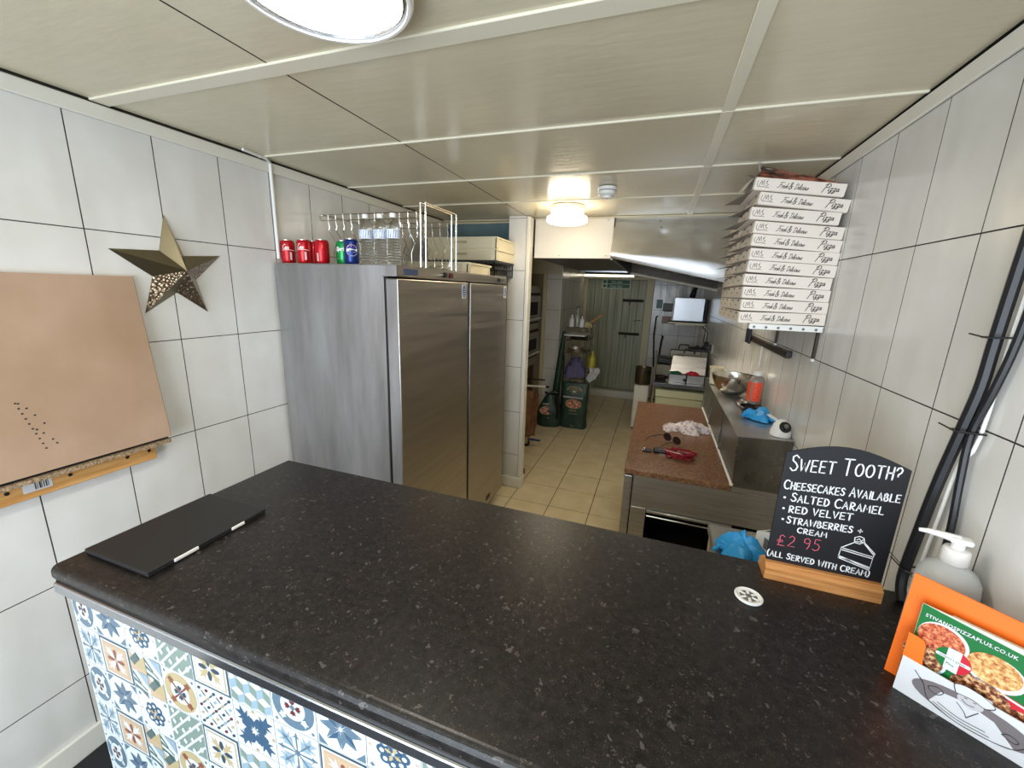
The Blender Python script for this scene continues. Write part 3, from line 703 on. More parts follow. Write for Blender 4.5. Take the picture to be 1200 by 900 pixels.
b = B(); m_mg = mat('ink_grey', rgb(112, 104, 106), .6); m_lg = mat('ink_light_grey', rgb(190, 186, 188), .6)
b.flat(ell(.090, .036, .070, .026, 30, .02), .0006, m_mg, TM)
b.flat([(.045, .018), (.055, .045), (.085, .052), (.115, .046), (.14, .02), (.12, .012), (.08, .008)], .0008, m_card, TM)
b.flat(ell(.087, .056, .015, .011, 14), .0010, m_lg, TM)
b.flat([(.070, .060), (.066, .074), (.076, .080), (.090, .079), (.106, .078), (.112, .069), (.103, .060), (.088, .063)], .0012, m_card, TM)
for q in ([(.070, .060), (.066, .074), (.078, .080), (.096, .079), (.112, .070), (.103, .060), (.088, .063), (.070, .060)], [(.028, .050), (.034, .042), (.045, .018), (.08, .008), (.12, .012), (.14, .02), (.15, .035), (.152, .045)], [(.02, .058), (.034, .042)],
          [(.074, .044), (.084, .034), (.088, .026)], [(.098, .046), (.092, .034), (.088, .026)], [(.078, .054), (.084, .050), (.092, .052)], [(.080, .059), (.083, .060)], [(.090, .059), (.093, .0595)],
          [(.05, .02), (.08, .013), (.115, .016)], [(.055, .024), (.08, .018), (.11, .021)], [(.125, .034), (.132, .040), (.142, .036), (.138, .030), (.125, .034)], [(.04, .044), (.05, .050), (.058, .046), (.052, .036), (.042, .038), (.04, .044)]):
    stroke(b, q, .0011, m_ink, TM, .0014, True)
part('cook_drawing', b, mh, 'black line drawing of a cook holding a pizza')
# leaflet stack
lf = thing('menu_leaflets', 'stack of green pizza menu leaflets in the orange holder', 'leaflets', (.4802, .8116, CZ), (0, 0, ang))
m_lg2 = mat('leaflet_green', rgb(20, 108, 50), .35); m_lred = mat('leaflet_red', rgb(196, 34, 52), .35)
m_paste = mat('tomato_pasta_print', rgb(190, 84, 50), .4); noisy(m_paste, coords(m_paste), 160, [(.36, rgb(120, 40, 26)), (.5, rgb(196, 92, 58)), (.64, rgb(228, 158, 110))], 4, .7)
m_pizz = mat('pizza_print', rgb(206, 160, 90), .4); noisy(m_pizz, coords(m_pizz), 150, [(.34, rgb(150, 70, 40)), (.48, rgb(206, 150, 84)), (.66, rgb(236, 208, 150))], 4, .7)
m_dpz = mat('grilled_print', rgb(130, 70, 40), .4); noisy(m_dpz, coords(m_dpz), 150, [(.4, rgb(66, 32, 20)), (.5, rgb(150, 84, 50)), (.62, rgb(226, 190, 140))], 4, .7)
part('page_block', B().rbox(.040, LW - .004, .0165, .026, .002, .176, mat('page_edges', rgb(206, 212, 196), .8), .001, 1), lf)
part('page_block', B().rbox(.004, LW - .004, .0135, .0165, .002, .1785, mat('page_edges', g1(.5), .8), .001, 1), lf)
part('cover', B().poly([(.004, .002), (LW - .004, .002), (LW - .004, .165), (.005, .1785)], -.0135, -.0130, m_lg2, TM), lf, 'green leaflet cover')
b = B(); h = -.0126
b.flat([(.075, .002), (LW - .004, .002), (LW - .004, .080), (.15, .088), (.11, .094), (.09, .088)], h, m_lred, TM)
stroke(b, [(.10, .094), (.13, .088), (LW - .005, .083)], .0035, m_card, TM, h + .0002, True)
for cx, cz, rx, rz, mm, ring in ((.0385, .129, .031, .030, m_paste, m_card), (.100, .119, .032, .029, m_pizz, m_card), (.024, .083, .028, .028, m_dpz, mat('plate_blue_white', rgb(200, 210, 226), .4)), (.092, .068, .034, .030, m_dpz, m_dpz), (.135, .058, .018, .020, m_dpz, m_dpz)):
    b.flat(ell(cx, cz, rx, rz, 28), h + .0003, ring, TM); b.flat(ell(cx - .002, cz - .001 if mm is not m_pizz else cz + .003, rx * .93, rz * .90, 28), h + .0005, mm, TM)
b.flat(ell(.0555, .1035, .0215, .0215, 28), h + .0008, m_lg2, TM)
b.flat(arc(.0555, .1035, .0215, .0215, -70, 70, 10), h + .0010, m_lred, TM)
b.flat([(.047, .124), (.0635, .1245), (.0635, .0825), (.047, .083)], h + .0012, m_card, TM)
b.poly([(.036, .108), (.075, .108), (.0765, .105), (.075, .102), (.036, .102), (.0345, .105)], h + .0013, h + .0015, m_card, TM)
text(b, 'stivano’s pizza', .0055, m_lg2, lambda p: TM((p[0] + .0385, p[1] + .1035, p[2])), h + .0017)
text(b, 'Plus', .006, m_lg2, lambda p: TM((p[0] + .049, p[1] + .093, p[2])), h + .0017)
part('cover_print', b, lf, 'food pictures and round logo')
b = B(); text(b, 'STIVANOSPIZZAPLUS.CO.UK', .0088, m_card, lambda p: TM((p[0] + .0115, p[1] + .1585 - .05 * p[0] * 0, p[2])), h + .0006, .00022, fit=.104, space=1.12)
part('cover_lettering', b, lf, 'white web address')

# pump bottle
pb = thing('pump_bottle', 'translucent pump dispenser bottle behind the leaflet holder', 'bottle', (.595, .95, CZ), (0, 0, math.radians(165)))
m_trans = mat('frosted_plastic', rgb(226, 228, 228), .35, trans=.35)
m_gel = mat('clear_gel', rgb(214, 220, 222), .3, trans=.4)
part('body', B().lathe([(0, 0), (.042, 0), (.047, .006), (.047, .150), (.045, .168), (.037, .184), (.022, .196), (.015, .199), (.015, .208), (0, .208)], m_trans, n=32), pb)
part('gel', B().lathe([(0, .004), (.0435, .006), (.044, .135), (0, .135)], m_gel, n=24), pb)
part('collar', B().lathe([(.019, .199), (.021, .202), (.020, .226), (.018, .230), (.010, .231), (.010, .244), (0, .244)], m_wplast, n=24), pb)
part('pump_head', B().rbox(-.018, .016, -.012, .012, .242, .254, m_wplast, .005, 2).tube([(0, 0, .248), (.02, 0, .250), (.045, 0, .251), (.058, 0, .249)], [.009, .007, .005, .0035], m_wplast, 10), pb)

# cables hanging on the right wall
m_cab = mat('black_cable', rgb(20, 20, 24), .45)
def cable(name, pts, r, m, lab):
    p2 = smooth_pts([(p[0], p[1]) for p in pts]); p3 = smooth_pts([(p[0], p[2]) for p in pts]); pp = [(a[0], a[1], c[1]) for a, c in zip(p2, p3)]
    return single(name, B().tube(pp, r, m, 8), lab, 'cable')
cable('thick_cable', [(.61, 1.01, 2.27), (.622, 1.05, 1.9), (.625, 1.062, 1.70), (.625, 1.063, 1.60), (.622, 1.075, 1.50), (.62, 1.093, 1.38), (.618, 1.105, 1.25), (.616, 1.112, 1.12), (.61, 1.08, CZ + .006)], .011, m_cab, 'thick black cable hanging down the right wall')
cable('thin_cable', [(.632, .98, 2.27), (.634, 1.01, 1.9), (.634, 1.025, 1.70), (.632, 1.04, 1.60), (.630, 1.060, 1.50), (.632, 1.055, 1.40), (.634, 1.045, 1.30), (.634, 1.04, 1.18), (.62, 1.03, CZ + .008)], .007, m_cab, 'thinner black cable beside the thick one on the right wall')
cable('white_cable', [(.637, 1.00, 2.27), (.639, 1.045, 1.8), (.639, 1.05, 1.5), (.636, 1.078, 1.43), (.636, 1.09, 1.30), (.634, 1.10, 1.15), (.62, 1.09, CZ + .005)], .0035, m_wplast, 'thin white wire behind the black cables on the wall')
for y, z in ((1.058, 1.70), (1.073, 1.505), (1.108, 1.15)):
    single('cable_tie', B().tube([(.606, y - .015, z), (.606, y + .008, z), (.640, y + .012, z), (.640, y - .034, z + .004), (.606, y - .015, z)], .0022, m_black, 6).tube([(.606, y + .004, z), (.600, y + .034, z + .004)], .0016, m_black, 6),
           {1.70: 'upper black cable tie around the wall cables', 1.505: 'middle black cable tie around the wall cables', 1.15: 'lowest black cable tie just above the counter'}[z], 'cable tie')

# ================================================================ LEFT WALL ITEMS
sw = thing('wall_star', 'bronze hammered metal star on the left wall', 'decoration', (XL + .001, 1.159, 1.80))
m_bronze = mat('aged_bronze', rgb(138, 128, 104), .32, 1)
m_hamm = mat('hammered_bronze', rgb(128, 112, 94), .28, 1)
v = coords(m_hamm, (1, 1, 1)); vo = N(m_hamm, 'ShaderNodeTexVoronoi'); vo.inputs['Scale'].default_value = 95; L(m_hamm, v, vo.inputs['Vector'])
bp = N(m_hamm, 'ShaderNodeBump'); bp.inputs['Strength'].default_value = .8; bp.inputs['Distance'].default_value = .006; L(m_hamm, vo.outputs['Distance'], bp.inputs['Height']); L(m_hamm, bp.outputs[0], m_hamm.node_tree.nodes['Principled BSDF'].inputs['Normal'])
tips = [(1.134, 1.999), (1.336, 1.863), (1.252, 1.624), (1.019, 1.626), (.939, 1.856)]
inn = [(1.187, 1.851), (1.222, 1.758), (1.141, 1.705), (1.063, 1.765), (1.100, 1.864)]
cen = (.052, 0, -.008)
for k in range(5):
    t = tips[k]; i1 = inn[k]; i0 = inn[k - 1]
    T3 = lambda p, d: (d, p[0] - 1.159, p[1] - 1.80)
    for w_, q in ((0, i0), (1, i1)):
        ham = (k, w_) in ((3, 1), (1, 1), (2, 1))
        A, Bq, Cq = T3(t, .002), T3(q, .002), cen
        part('star_facet', B().add([Cq, A, Bq, (.0, A[1], A[2]), (.0, Bq[1], Bq[2])], [(0, 1, 2), (1, 3, 4, 2)], m_hamm if ham else m_bronze), sw, 'hammered facet' if ham else None)

bd = thing('hinged_flap_board', 'large brown hardboard flap leaning against the left wall', 'board', (-1.77, 0, 1.152))
def lean(p):  # p=(thickness dir, y, height)
    return (p[0] - .070 * p[2] / .61, p[1], p[2])
part('board_face', B().box(-.016, 0, -.25, .99, 0, .61, m_hard, lean), bd)
part('board_edge', B().box(-.0165, -.002, .9905, .992, 0, .61, m_black, lean), bd)
b = B()
for y, z in [(.612 + .004 * i, .225 - .017 * i) for i in range(10)] + [(.618, .223), (.632, .205), (.645, .180), (.660, .150), (.640, .135), (.652, .120), (.668, .095), (.675, .080)]:
    b.box(.0002, .0009, y - .0025, y + .0025, z - .0022, z + .0022, m_ink, lambda p: lean((p[0], p[1], p[2])))
sm_ = part('staple_marks', b, bd); sm_['kind'] = 'stuff'
lg = thing('chipboard_ledge', 'raw chipboard strip fixed on top of the pine batten', 'ledge', (XL, 0, 1.128))
part('strip', B().box(0.001, .093, -.3, .985, 0, .0135, m_chip), lg)
part('shadow_gap_strip', B().box(0.001, .076, -.3, .985, .0136, .0232, m_dark), lg)  # dark block stands in for the shadow under the board
bt = thing('pine_batten', 'pine batten screwed to the left wall under the brown board', 'batten', (XL, 0, 1.063))
part('batten', B().rbox(.001, .045, -.3, .955, 0, .0655, m_pine, .003, 1), bt)
for y in (.555, .70, .86, .93): part('screw', B().lathe([(.006, .0), (.006, .001), (0, .001)], m_black, (0, 0, 0), 10, lambda p, y=y: (.0455 + p[2], y + p[0], .040 + p[1])), bt)
lb = B().box(.0455, .0462, .588, .655, .022, .060, m_card)
for k, wd_ in enumerate((.003, .0015, .004, .0015, .002, .003, .0015)): lb.box(.0463, .0466, .615 + k * .005, .615 + k * .005 + wd_, .027, .052, m_ink)
part('barcode_label', lb, bt, 'torn white barcode label')

# ================================================================ FRIDGE
FY0, FY1, FX, FT = 1.600, 2.997, -1.193, 1.853
fr = thing('upright_fridge', 'tall stainless double-door upright fridge against the left wall', 'fridge', (-1.5, 2.3, 0))
of = off(1.5, -2.3, 0)
part('side_panel', B().rbox(XL + .012, FX, FY0, FY0 + .012, .10, FT, m_steelside, .003, 1, of), fr, 'scuffed pale steel side panel')
part('cabinet', B().box(XL + .012, FX - .004, FY0 + .012, FY1, .10, FT - .004, m_steeldoor, of).box(XL + .02, FX + .03, FY0 + .02, FY1 - .01, .03, .10, m_dark, of), fr)
part('top_panel', B().rbox(XL + .012, FX + .075, FY0, FY1, FT - .006, FT, m_steel, .002, 1, of), fr)
part('door_gasket', B().box(FX, FX + .022, FY0 + .004, FY1 - .004, .12, 1.80, m_dark, of), fr)
dn = (FX + .022, -1.108)
for y0, y1 in ((FY0 - .012, 2.315), (2.347, FY1)):
    d = part('door', B().rbox(dn[0], dn[1], y0, y1, .11, 1.792, m_steeldoor, .004, 2, of), fr)
    part('door_edge', B().rbox(dn[0] + .002, dn[1] - .003, y0 - .0015, y0 + .004, .115, 1.788, m_steelside, .001, 1, of), d)
    yc = 2.255 if y0 < 2 else 2.952
    s_ = part('blue_notice', B().box(dn[1], dn[1] + .0012, yc - .026, yc + .026, 1.70, 1.782, m_card, of), d, 'white sticker with a blue oval')
    TO = lambda p, yc=yc: of((dn[1] + .0014 + p[2], yc + p[0], 1.741 + p[1]))
    b = B(); b.flat(ell(0, 0, .020, .036, 24), 0, mat('notice_blue', rgb(30, 84, 170), .4), TO)
    for k, (wd_, q) in enumerate(((.008, .022), (.024, .012), (.028, .0), (.024, -.012), (.014, -.024))): b.flat([(-wd_ / 2, q - .0022), (wd_ / 2, q - .0022), (wd_ / 2, q + .0022), (-wd_ / 2, q + .0022)], .0003, m_card, TO)
    part('oval_print', b, s_)
cpn = part('control_panel', B().rbox(FX + .01, -1.112, FY0 - .010, FY1, 1.800, FT - .004, m_steeldoor, .003, 1, of), fr)
part('corner_cap', B().rbox(FX, -1.112, FY0 - .014, FY0 - .004, 1.800, FT - .004, m_steelside, .002, 1, of), fr)
part('maker_badge', B().rbox(-1.113, -1.110, 1.64, 1.76, 1.812, 1.838, mat('badge_blue', rgb(70, 84, 122), .4), .001, 1, of), cpn, 'dull blue badge')
for y, m_ in ((2.02, m_black), (2.09, mat('red_rocker_switch', rgb(88, 16, 20), .4)), (2.82, m_black), (2.88, m_chrome)):
    part('switch', B().rbox(-1.113, -1.100, y - .016, y + .016, 1.812, 1.838, m_, .003, 1, of), cpn)
part('key_lock', B().tube([of((-1.112, 1.98, 1.824)), of((-1.095, 1.98, 1.824))], .008, m_chrome, 10), cpn)
part('vent_grille', B().box(dn[1], dn[1] + .0015, 2.66, 2.74, .15, .19, mat('grille_dark', rgb(52, 50, 48), .5), of), fr)
for x, y in ((-1.78, 1.68), (-1.24, 1.68), (-1.78, 2.92), (-1.24, 2.92)): part('foot', B().lathe([(.02, 0), (.02, .03), (.012, .03), (.012, .06)], m_grey, of((x, y, 0)), 12), fr)

# cans
def can(lab, mname, colr, loc, rotz, deco, grp=None):
    t = thing('drink_can', lab, 'can', loc, (0, 0, rotz), grp)
    m = mat(mname, colr, .25, .35)
    part('can_body', B().lathe([(.022, .002), (.026, .0), (.029, .004), (.033, .012), (.033, .100), (.030, .108), (.0275, .112)], m, n=28), t)
    part('can_rim', B().lathe([(.0272, .1115), (.0275, .115), (.0265, .1155), (.0255, .113), (0, .112)], m_chrome, n=28), t)
    part('pull_tab', B().rbox(-.011, .006, -.007, .007, .1125, .1142, m_chrome, .0006, 1), t)
    if deco:
        b = B(); deco(b); part('can_print', b, t)
    return t
def TC(p): a = p[0] / .0332; r = .0332 + p[2]; return (r * math.sin(a), -r * math.cos(a), p[1])
def coke(b):
    script(b, 'Coca', -.028, .070, .024, .0026, m_wplast, TC, .2, .8); stroke(b, [(-.03, .064), (.0, .067), (.028, .064)], .0022, m_wplast, TC, sm=True)
    b.flat([(.004, .018), (.013, .018), (.013, .056), (.004, .056)], .0005, mat('can_pale_panel', rgb(220, 200, 196), .4), TC)
def cola(b): b.flat([(-.024, .012), (-.017, .012), (-.017, .050), (-.024, .050)], .0005, mat('can_pale_panel', g1(.6), .4), TC)
def lime(b):
    text(b, 'Sprite', .026, m_wplast, lambda p: TC((p[0] - .034, p[1] + .066, p[2])), .0005, .0012, shear=.3); stroke(b, [(-.026, .028), (-.010, .029)], .002, m_wplast, TC)
def globe(b):
    cy = .062; R_ = .0245
    b.flat(ell(0, cy, R_ + .0015, R_ + .0015, 28), .0005, m_wplast, TC)
    b.flat(ell(0, cy, R_, R_, 28), .0007, mat('can_deep_blue', rgb(20, 44, 120), .35), TC)
    b.flat([(R_ * math.cos(t), cy + R_ * math.sin(t)) for t in [math.radians(a) for a in range(14, 167, 12)]], .0009, mat('can_red_print', rgb(206, 40, 46), .35), TC)
    b.flat([(-R_ * .96, cy + .006), (-.008, cy + .0085), (.01, cy + .004), (R_ * .97, cy + .0075), (R_ * .99, cy - .004), (.01, cy - .0095), (-.01, cy - .004), (-R_ * .99, cy - .0075)], .0011, m_wplast, TC)
    text(b, 'pepsi', .0115, mat('can_deep_blue', g1(.1), .3), lambda p: TC((p[0] - .0145, p[1] + cy - .003, p[2])), .0014, .0002)
face = math.radians(47)
can('red cola can closest to the left wall conduit', 'can_red', rgb(186, 10, 28), (-1.818, 1.668, FT), face + .1, coke, 'red cola cans on the fridge')
can('second red cola can from the wall, white script showing', 'can_red', g1(.5), (-1.700, 1.655, FT), face - .1, coke, 'red cola cans on the fridge')
can('red cola can half hidden between its neighbours', 'can_red', g1(.5), (-1.708, 1.724, FT), face + 1.7, coke, 'red cola cans on the fridge')
can('rightmost red cola can with its plain side forward', 'can_red', g1(.5), (-1.592, 1.662, FT), face - .1, cola, 'red cola cans on the fridge')
can('green lemonade can beside the dark blue can', 'can_green', rgb(10, 140, 70), (-1.507, 1.712, FT), face - .25, lime)
can('dark blue cola can with a round red and white emblem', 'can_blue', rgb(18, 42, 112), (-1.400, 1.645, FT), face - .05, globe)
# water bottles
m_pet = mat('clear_pet', (.97, .98, 1, 1), .05, trans=1, ior=1.25)
m_wlab = mat('water_label_white', rgb(214, 222, 232), .4); m_wblu = mat('water_label_blue', rgb(40, 74, 150), .4)
def bottle():
    t = link('water_bottle', None)
    pr = [(.0, .003), (.022, .0), (.030, .006)]
    z = .010
    while z < .120: pr += [(.0315, z), (.0315, z + .006), (.0292, z + .009)]; z += .0115
    pr += [(.0315, .126), (.0310, .165), (.030, .172), (.024, .188), (.0145, .200), (.0125, .204), (.0125, .210)]
    part('bottle_body', B().lathe(pr, m_pet, n=24), t)
    lb = part('label', B().lathe([(.0317, .114), (.0319, .115), (.0319, .152), (.0317, .153)], m_wlab, n=24), t)
    b = B(); TLb = lambda p: ((.0322 + p[2]) * math.sin(p[0] / .032), -(.0322 + p[2]) * math.cos(p[0] / .032), p[1])
    for a in [-.10 + .022 * q for q in range(10)]: b.flat([(a, .117), (a + .012, .117), (a + .016, .150), (a + .004, .150)], .0, m_wblu, TLb)
    part('label_print', b, lb)
    part('cap', B().lathe([(.0135, .204), (.0145, .206), (.0145, .221), (.013, .223), (0, .223)], m_wplast, n=20), t)
    return t
w0 = bottle()
for i, (x, y, a, lab) in enumerate(((-1.318, 1.652, .6, 'leftmost clear water bottle, next to the blue can'), (-1.240, 1.655, 1.5, 'middle clear water bottle of the three on the fridge'), (-1.165, 1.648, 2.3, 'rightmost clear water bottle above the fridge corner'))):
    t = w0 if i == 0 else copy_tree(w0)
    t.location = (x, y, FT); t.rotation_euler = (0, 0, a - .7); tag(t, lab, 'bottle', 'water bottles on the fridge')

# chrome wire rack
rk = thing('wire_rack', 'chrome wire rack with hanging prongs standing on the fridge', 'rack', (-1.5, 2.1, FT))
orr = off(1.5, -2.1, -FT)
def wt(pts, r, n=6): return B().tube([orr(p) for p in pts], r, m_chrome, n)
for x in (-1.205, -1.175):
    part('end_frame', wt([(x, 1.94, FT + .004), (x, 1.94, 2.178), (x, 2.28, 2.178), (x, 2.28, FT + .004), (x, 1.94, FT + .004)], .0038), rk)
for y, z in ((1.94, 2.135), (1.94, 2.105), (2.27, 2.135), (2.27, 2.105)):
    part('rail', wt([(-1.85, y, z), (-1.205, y, z)], .0032), rk)
part('rail', wt([(-1.85, 1.94, 2.135), (-1.85, 1.93, 2.12), (-1.85, 1.94, 2.105)], .003), rk)
part('rail', wt([(-1.85, 1.94, 2.138), (-1.85, 2.27, 2.138)], .0032), rk)
pm = None
for y in (1.94, 2.27):
    for i in range(12):
        x = -1.80 + i * .052
        if pm is None:
            pm = B().tube([(0, 0, .285), (0, 0, .24), (.006, 0, .215), (0, 0, .20)], .0024, m_chrome, 6).tube([(0, 0, .20), (.028, .02, .13), (.0, .03, .085), (0, .03, .03)], .0024, m_chrome, 6).tube([(.0, .03, .085), (.022, .10, .05)], .002, m_chrome, 6).mesh('prong')
        link('prong', pm, rk, (x + 1.5, y - 2.1, 0))
part('floor_wire', wt([(-1.75, 1.96, FT + .004), (-1.2, 1.96, FT + .004), (-1.2, 2.26, FT + .004), (-1.75, 2.26, FT + .004), (-1.75, 1.96, FT + .004)], .003), rk)
part('clip_ring', wt([(-1.15 + .018 * math.cos(t), 2.10, FT + .022 + .018 * math.sin(t)) for t in [k * PI / 6 for k in range(13)]], .0022), rk)

# crates
def crate(name, lab, x0, x1, y0, y1, z0, h, m, grp, ribs=True, dark=False):
    t = thing(name, lab, 'crate', (x0, y0, z0), group=grp); W, D_ = x1 - x0, y1 - y0
    part('floor', B().box(.006, W - .006, .006, D_ - .006, 0, .006, m), t)
    for (a, b_, c, d) in ((0, W, 0, .006), (0, W, D_ - .006, D_), (0, .006, 0, D_), (W - .006, W, 0, D_)):
        if not dark: part('side_wall', B().box(a, b_, c, d, 0, h, m), t)
        else:
            b = B().box(a, b_, c, d, 0, .014, m).box(a, b_, c, d, h - .018, h, m).box(a, b_, c, d, h * .48, h * .58, m)
            lx, ly = b_ - a, d - c; nn = 8 if lx > ly else 6
            for k in range(nn + 1):
                if lx > ly: xx = a + (lx - .008) * k / nn; b.box(xx, xx + .008, c, d, 0, h, m)
                else: yy = c + (ly - .008) * k / nn; b.box(a, b_, yy, yy + .008, 0, h, m)
            part('side_wall', b, t)
    b = B()
    for z in (h - .012,): b.box(-.008, W + .008, -.008, 0, z, h, m).box(-.008, W + .008, D_, D_ + .008, z, h, m).box(-.008, 0, 0, D_, z, h, m).box(W, W + .008, 0, D_, z, h, m)
    part('rim', b, t)
    if ribs and not dark:
        for xx in (.03, W - .04): part('corner_rib', B().box(xx, xx + .008, -.006, 0, 0, h - .012, m), t)
        for yy in (.03, D_ - .04): part('corner_rib', B().box(W, W + .006, yy, yy + .008, 0, h - .012, m), t)
        part('handle_slot', B().rbox(W * .5 - .05, W * .5 + .05, -.003, 0, h * .45, h * .65, mat('crate_shadow_plastic', rgb(190, 180, 150), .6), .002, 1), t)
    return t
crate('plastic_crate', 'black slatted crate on the fridge under the ivory trays', -1.70, -1.155, 2.85, 3.25, FT, .110, m_bcrate, None, dark=True)
crate('plastic_crate', 'lower of the two big ivory dough trays on the fridge', -1.72, -1.15, 2.857, 3.27, 1.966, .080, m_cplast, 'ivory dough trays')
crate('plastic_crate', 'topmost big ivory dough tray on the fridge', -1.72, -1.15, 2.857, 3.27, 2.048, .080, m_cplast, 'ivory dough trays')
crate('plastic_tray', 'small low ivory tray in front of the black crate', -1.62, -1.165, 2.42, 2.79, FT, .068, m_cplast, None)

# ================================================================ PREP COUNTER (right)
pc = thing('prep_counter', 'steel refrigerated prep counter with brown granite worktop along the right wall', 'counter', (.28, 2.8, 0))
op = off(-.28, -2.8, 0)
PX0, PX1, PY0, PY1 = -.030, .640, 2.10, 3.56
part('cabinet_top', B().rbox(PX0, PX1, PY0, PY1, .645, .828, m_steel, .003, 1, op), pc)
part('end_frame', B().rbox(PX0, .05, PY0, PY0 + .03, .10, .645, m_steel, .003, 1, op).rbox(.585, PX1, PY0, PY0 + .03, .10, .645, m_steel, .003, 1, op).rbox(.05, .585, PY0, PY0 + .03, .10, .18, m_steel, .003, 1, op), pc)
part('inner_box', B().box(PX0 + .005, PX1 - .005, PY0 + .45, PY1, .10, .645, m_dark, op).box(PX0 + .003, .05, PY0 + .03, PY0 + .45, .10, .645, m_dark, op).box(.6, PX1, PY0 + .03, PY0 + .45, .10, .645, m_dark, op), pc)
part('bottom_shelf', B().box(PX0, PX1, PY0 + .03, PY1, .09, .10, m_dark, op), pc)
part('drip_rail', B().rbox(.052, .46, PY0 - .012, PY0 + .02, .628, .644, m_steel, .003, 1, op).tube([op((.055, PY0 - .016, .615)), op((.46, PY0 - .016, .612))], .004, m_chrome, 6), pc)
part('compressor', B().rbox(.12, .40, PY0 + .12, PY0 + .40, .101, .34, m_dark, .02, 2, op).tube([op((.45, PY0 + .25, .101)), op((.45, PY0 + .25, .30))], .05, m_dark, 12), pc)
for k in range(3):
    y0 = PY0 + .01 + k * .486
    d = part('door', B().rbox(-.078, -.036, y0, y0 + .476, .12, .815, m_steel, .004, 2, op), pc)
    part('door_handle', B().rbox(-.082, -.070, y0 + .06, y0 + .42, .770, .800, m_dark, .003, 1, op), d)
    part('gasket', B().box(-.036, PX0, y0 + .004, y0 + .472, .125, .81, m_dark, op), d)
for x in (0.02, .60):
    for y in (2.16, 3.5): part('foot', B().lathe([(.022, 0), (.022, .02), (.014, .025), (.014, .09)], m_grey, op((x, y, 0)), 12), pc)
part('steel_lip', B().rbox(-.036, PX1, PY0 - .004, PY0 + .01, .824, .831, m_chrome, .001, 1, op), pc)
gr = part('granite_top', B().rbox(-.080, .43, 2.085, 3.56, .832, .860, m_gran, .003, 1, op), pc, 'speckled brown granite slab')
part('under_rail', B().box(.43, PX1, 2.10, 3.56, .828, .86, m_steel, op), pc)
# raised topping unit
tu = thing('topping_unit', 'raised steel topping rail with slanted glass front beside the granite', 'topping unit', (.53, 2.8, .861))
ou = off(-.53, -2.8, -.861)
m_tu = steel('smoky_steel', g1(.4), .28, (3, 3, 3), rgb(120, 118, 112), rgb(146, 142, 134), 2)
part('end_panel', B().add([ou(p) for p in ((.427, 2.078, .862), (.642, 2.078, .862), (.642, 2.078, 1.128), (.419, 2.078, 1.118), (.427, 2.09, .862), (.642, 2.09, .862), (.642, 2.09, 1.128), (.419, 2.09, 1.118))], [(0, 1, 2, 3), (7, 6, 5, 4), (0, 3, 7, 4), (3, 2, 6, 7), (1, 5, 6, 2)], m_tu), tu)
part('top_panel', B().add([ou(p) for p in ((.415, 2.074, 1.119), (.644, 2.074, 1.129), (.644, 3.56, 1.129), (.415, 3.56, 1.119), (.415, 2.074, 1.124), (.644, 2.074, 1.134), (.644, 3.56, 1.134), (.415, 3.56, 1.124))], [(3, 2, 1, 0), (4, 5, 6, 7), (0, 1, 5, 4), (2, 3, 7, 6), (0, 4, 7, 3), (1, 2, 6, 5)], m_steel), tu, 'plain steel top')
m_gp = mat('smoked_glass_pane', rgb(98, 102, 92), .30, .5)
part('inner_liner', B().box(.50, .642, 2.10, 3.55, .862, 1.10, m_tu, ou), tu)
for k, (y0, y1) in enumerate(((2.092, 2.56), (2.566, 3.06), (3.066, 3.55))):
    part('glass_pane', B().add([ou(p) for p in ((.432, y0, .872), (.432, y1, .872), (.418, y1, 1.116), (.418, y0, 1.116), (.437, y0, .872), (.437, y1, .872), (.423, y1, 1.116), (.423, y0, 1.116))], [(0, 1, 2, 3), (7, 6, 5, 4), (0, 3, 7, 4), (1, 5, 6, 2), (0, 4, 5, 1), (3, 2, 6, 7)], m_gp), tu)
    part('mullion', B().rbox(.419, .44, y1, y1 + .006, .865, 1.118, m_tu, .001, 1, ou), tu)
part('bottom_rail', B().tube([ou((.424, 2.085, .872)), ou((.424, 3.55, .872))], .007, m_wplast, 8), tu)
part('rail_knob', B().lathe([(0, -.010), (.008, -.006), (.010, 0), (.008, .006), (0, .010)], m_cplast, ou((.424, 2.082, .872)), 12), tu)

# helper: crumpled cloth
def crumple(cx, cy, z0, rx, ry, h, m, seed, lobes=5, n=28, rings=9):
    rnd = random.Random(seed); ph = [rnd.uniform(0, 6.28) for _ in range(6)]
    def rad(t): return 1 + .22 * math.sin(lobes * t + ph[0]) + .12 * math.sin((lobes + 3) * t + ph[1])
    vs = [(cx, cy, z0 + h * .8)]; fs = []
    for i in range(1, rings + 1):
        q = i / rings
        for k in range(n):
            t = 2 * PI * k / n; R_ = rad(t) * q
            x = cx + rx * R_ * math.cos(t); y = cy + ry * R_ * math.sin(t)
            nz = noise.noise(Vector((x * 22 + seed, y * 22, 0))) * .5 + .5; n2 = abs(noise.noise(Vector((x * 45, y * 45 + seed, 3))))
            z = z0 + .002 + h * ((1 - q ** 3) * (.30 + .75 * nz) + .35 * n2 * (1 - q ** 6))
            vs.append((x, y, max(z, z0 + .001)))
    for k in range(n): fs.append((0, 1 + k, 1 + (k + 1) % n))
    for i in range(rings - 1):
        for k in range(n): a = 1 + i * n; fs.append((a + k, a + n + k, a + n + (k + 1) % n, a + (k + 1) % n))
    fs.append(tuple(1 + (rings - 1) * n + k for k in range(n)))
    return B().add(vs, fs, m, True)
m_towel = mat('stained_tea_towel', rgb(206, 190, 188), .85)
noisy(m_towel, coords(m_towel, (1, 1, 1), 'World'), 45, [(.34, rgb(136, 116, 126)), (.46, rgb(214, 200, 200)), (.7, rgb(230, 220, 216))], 3)
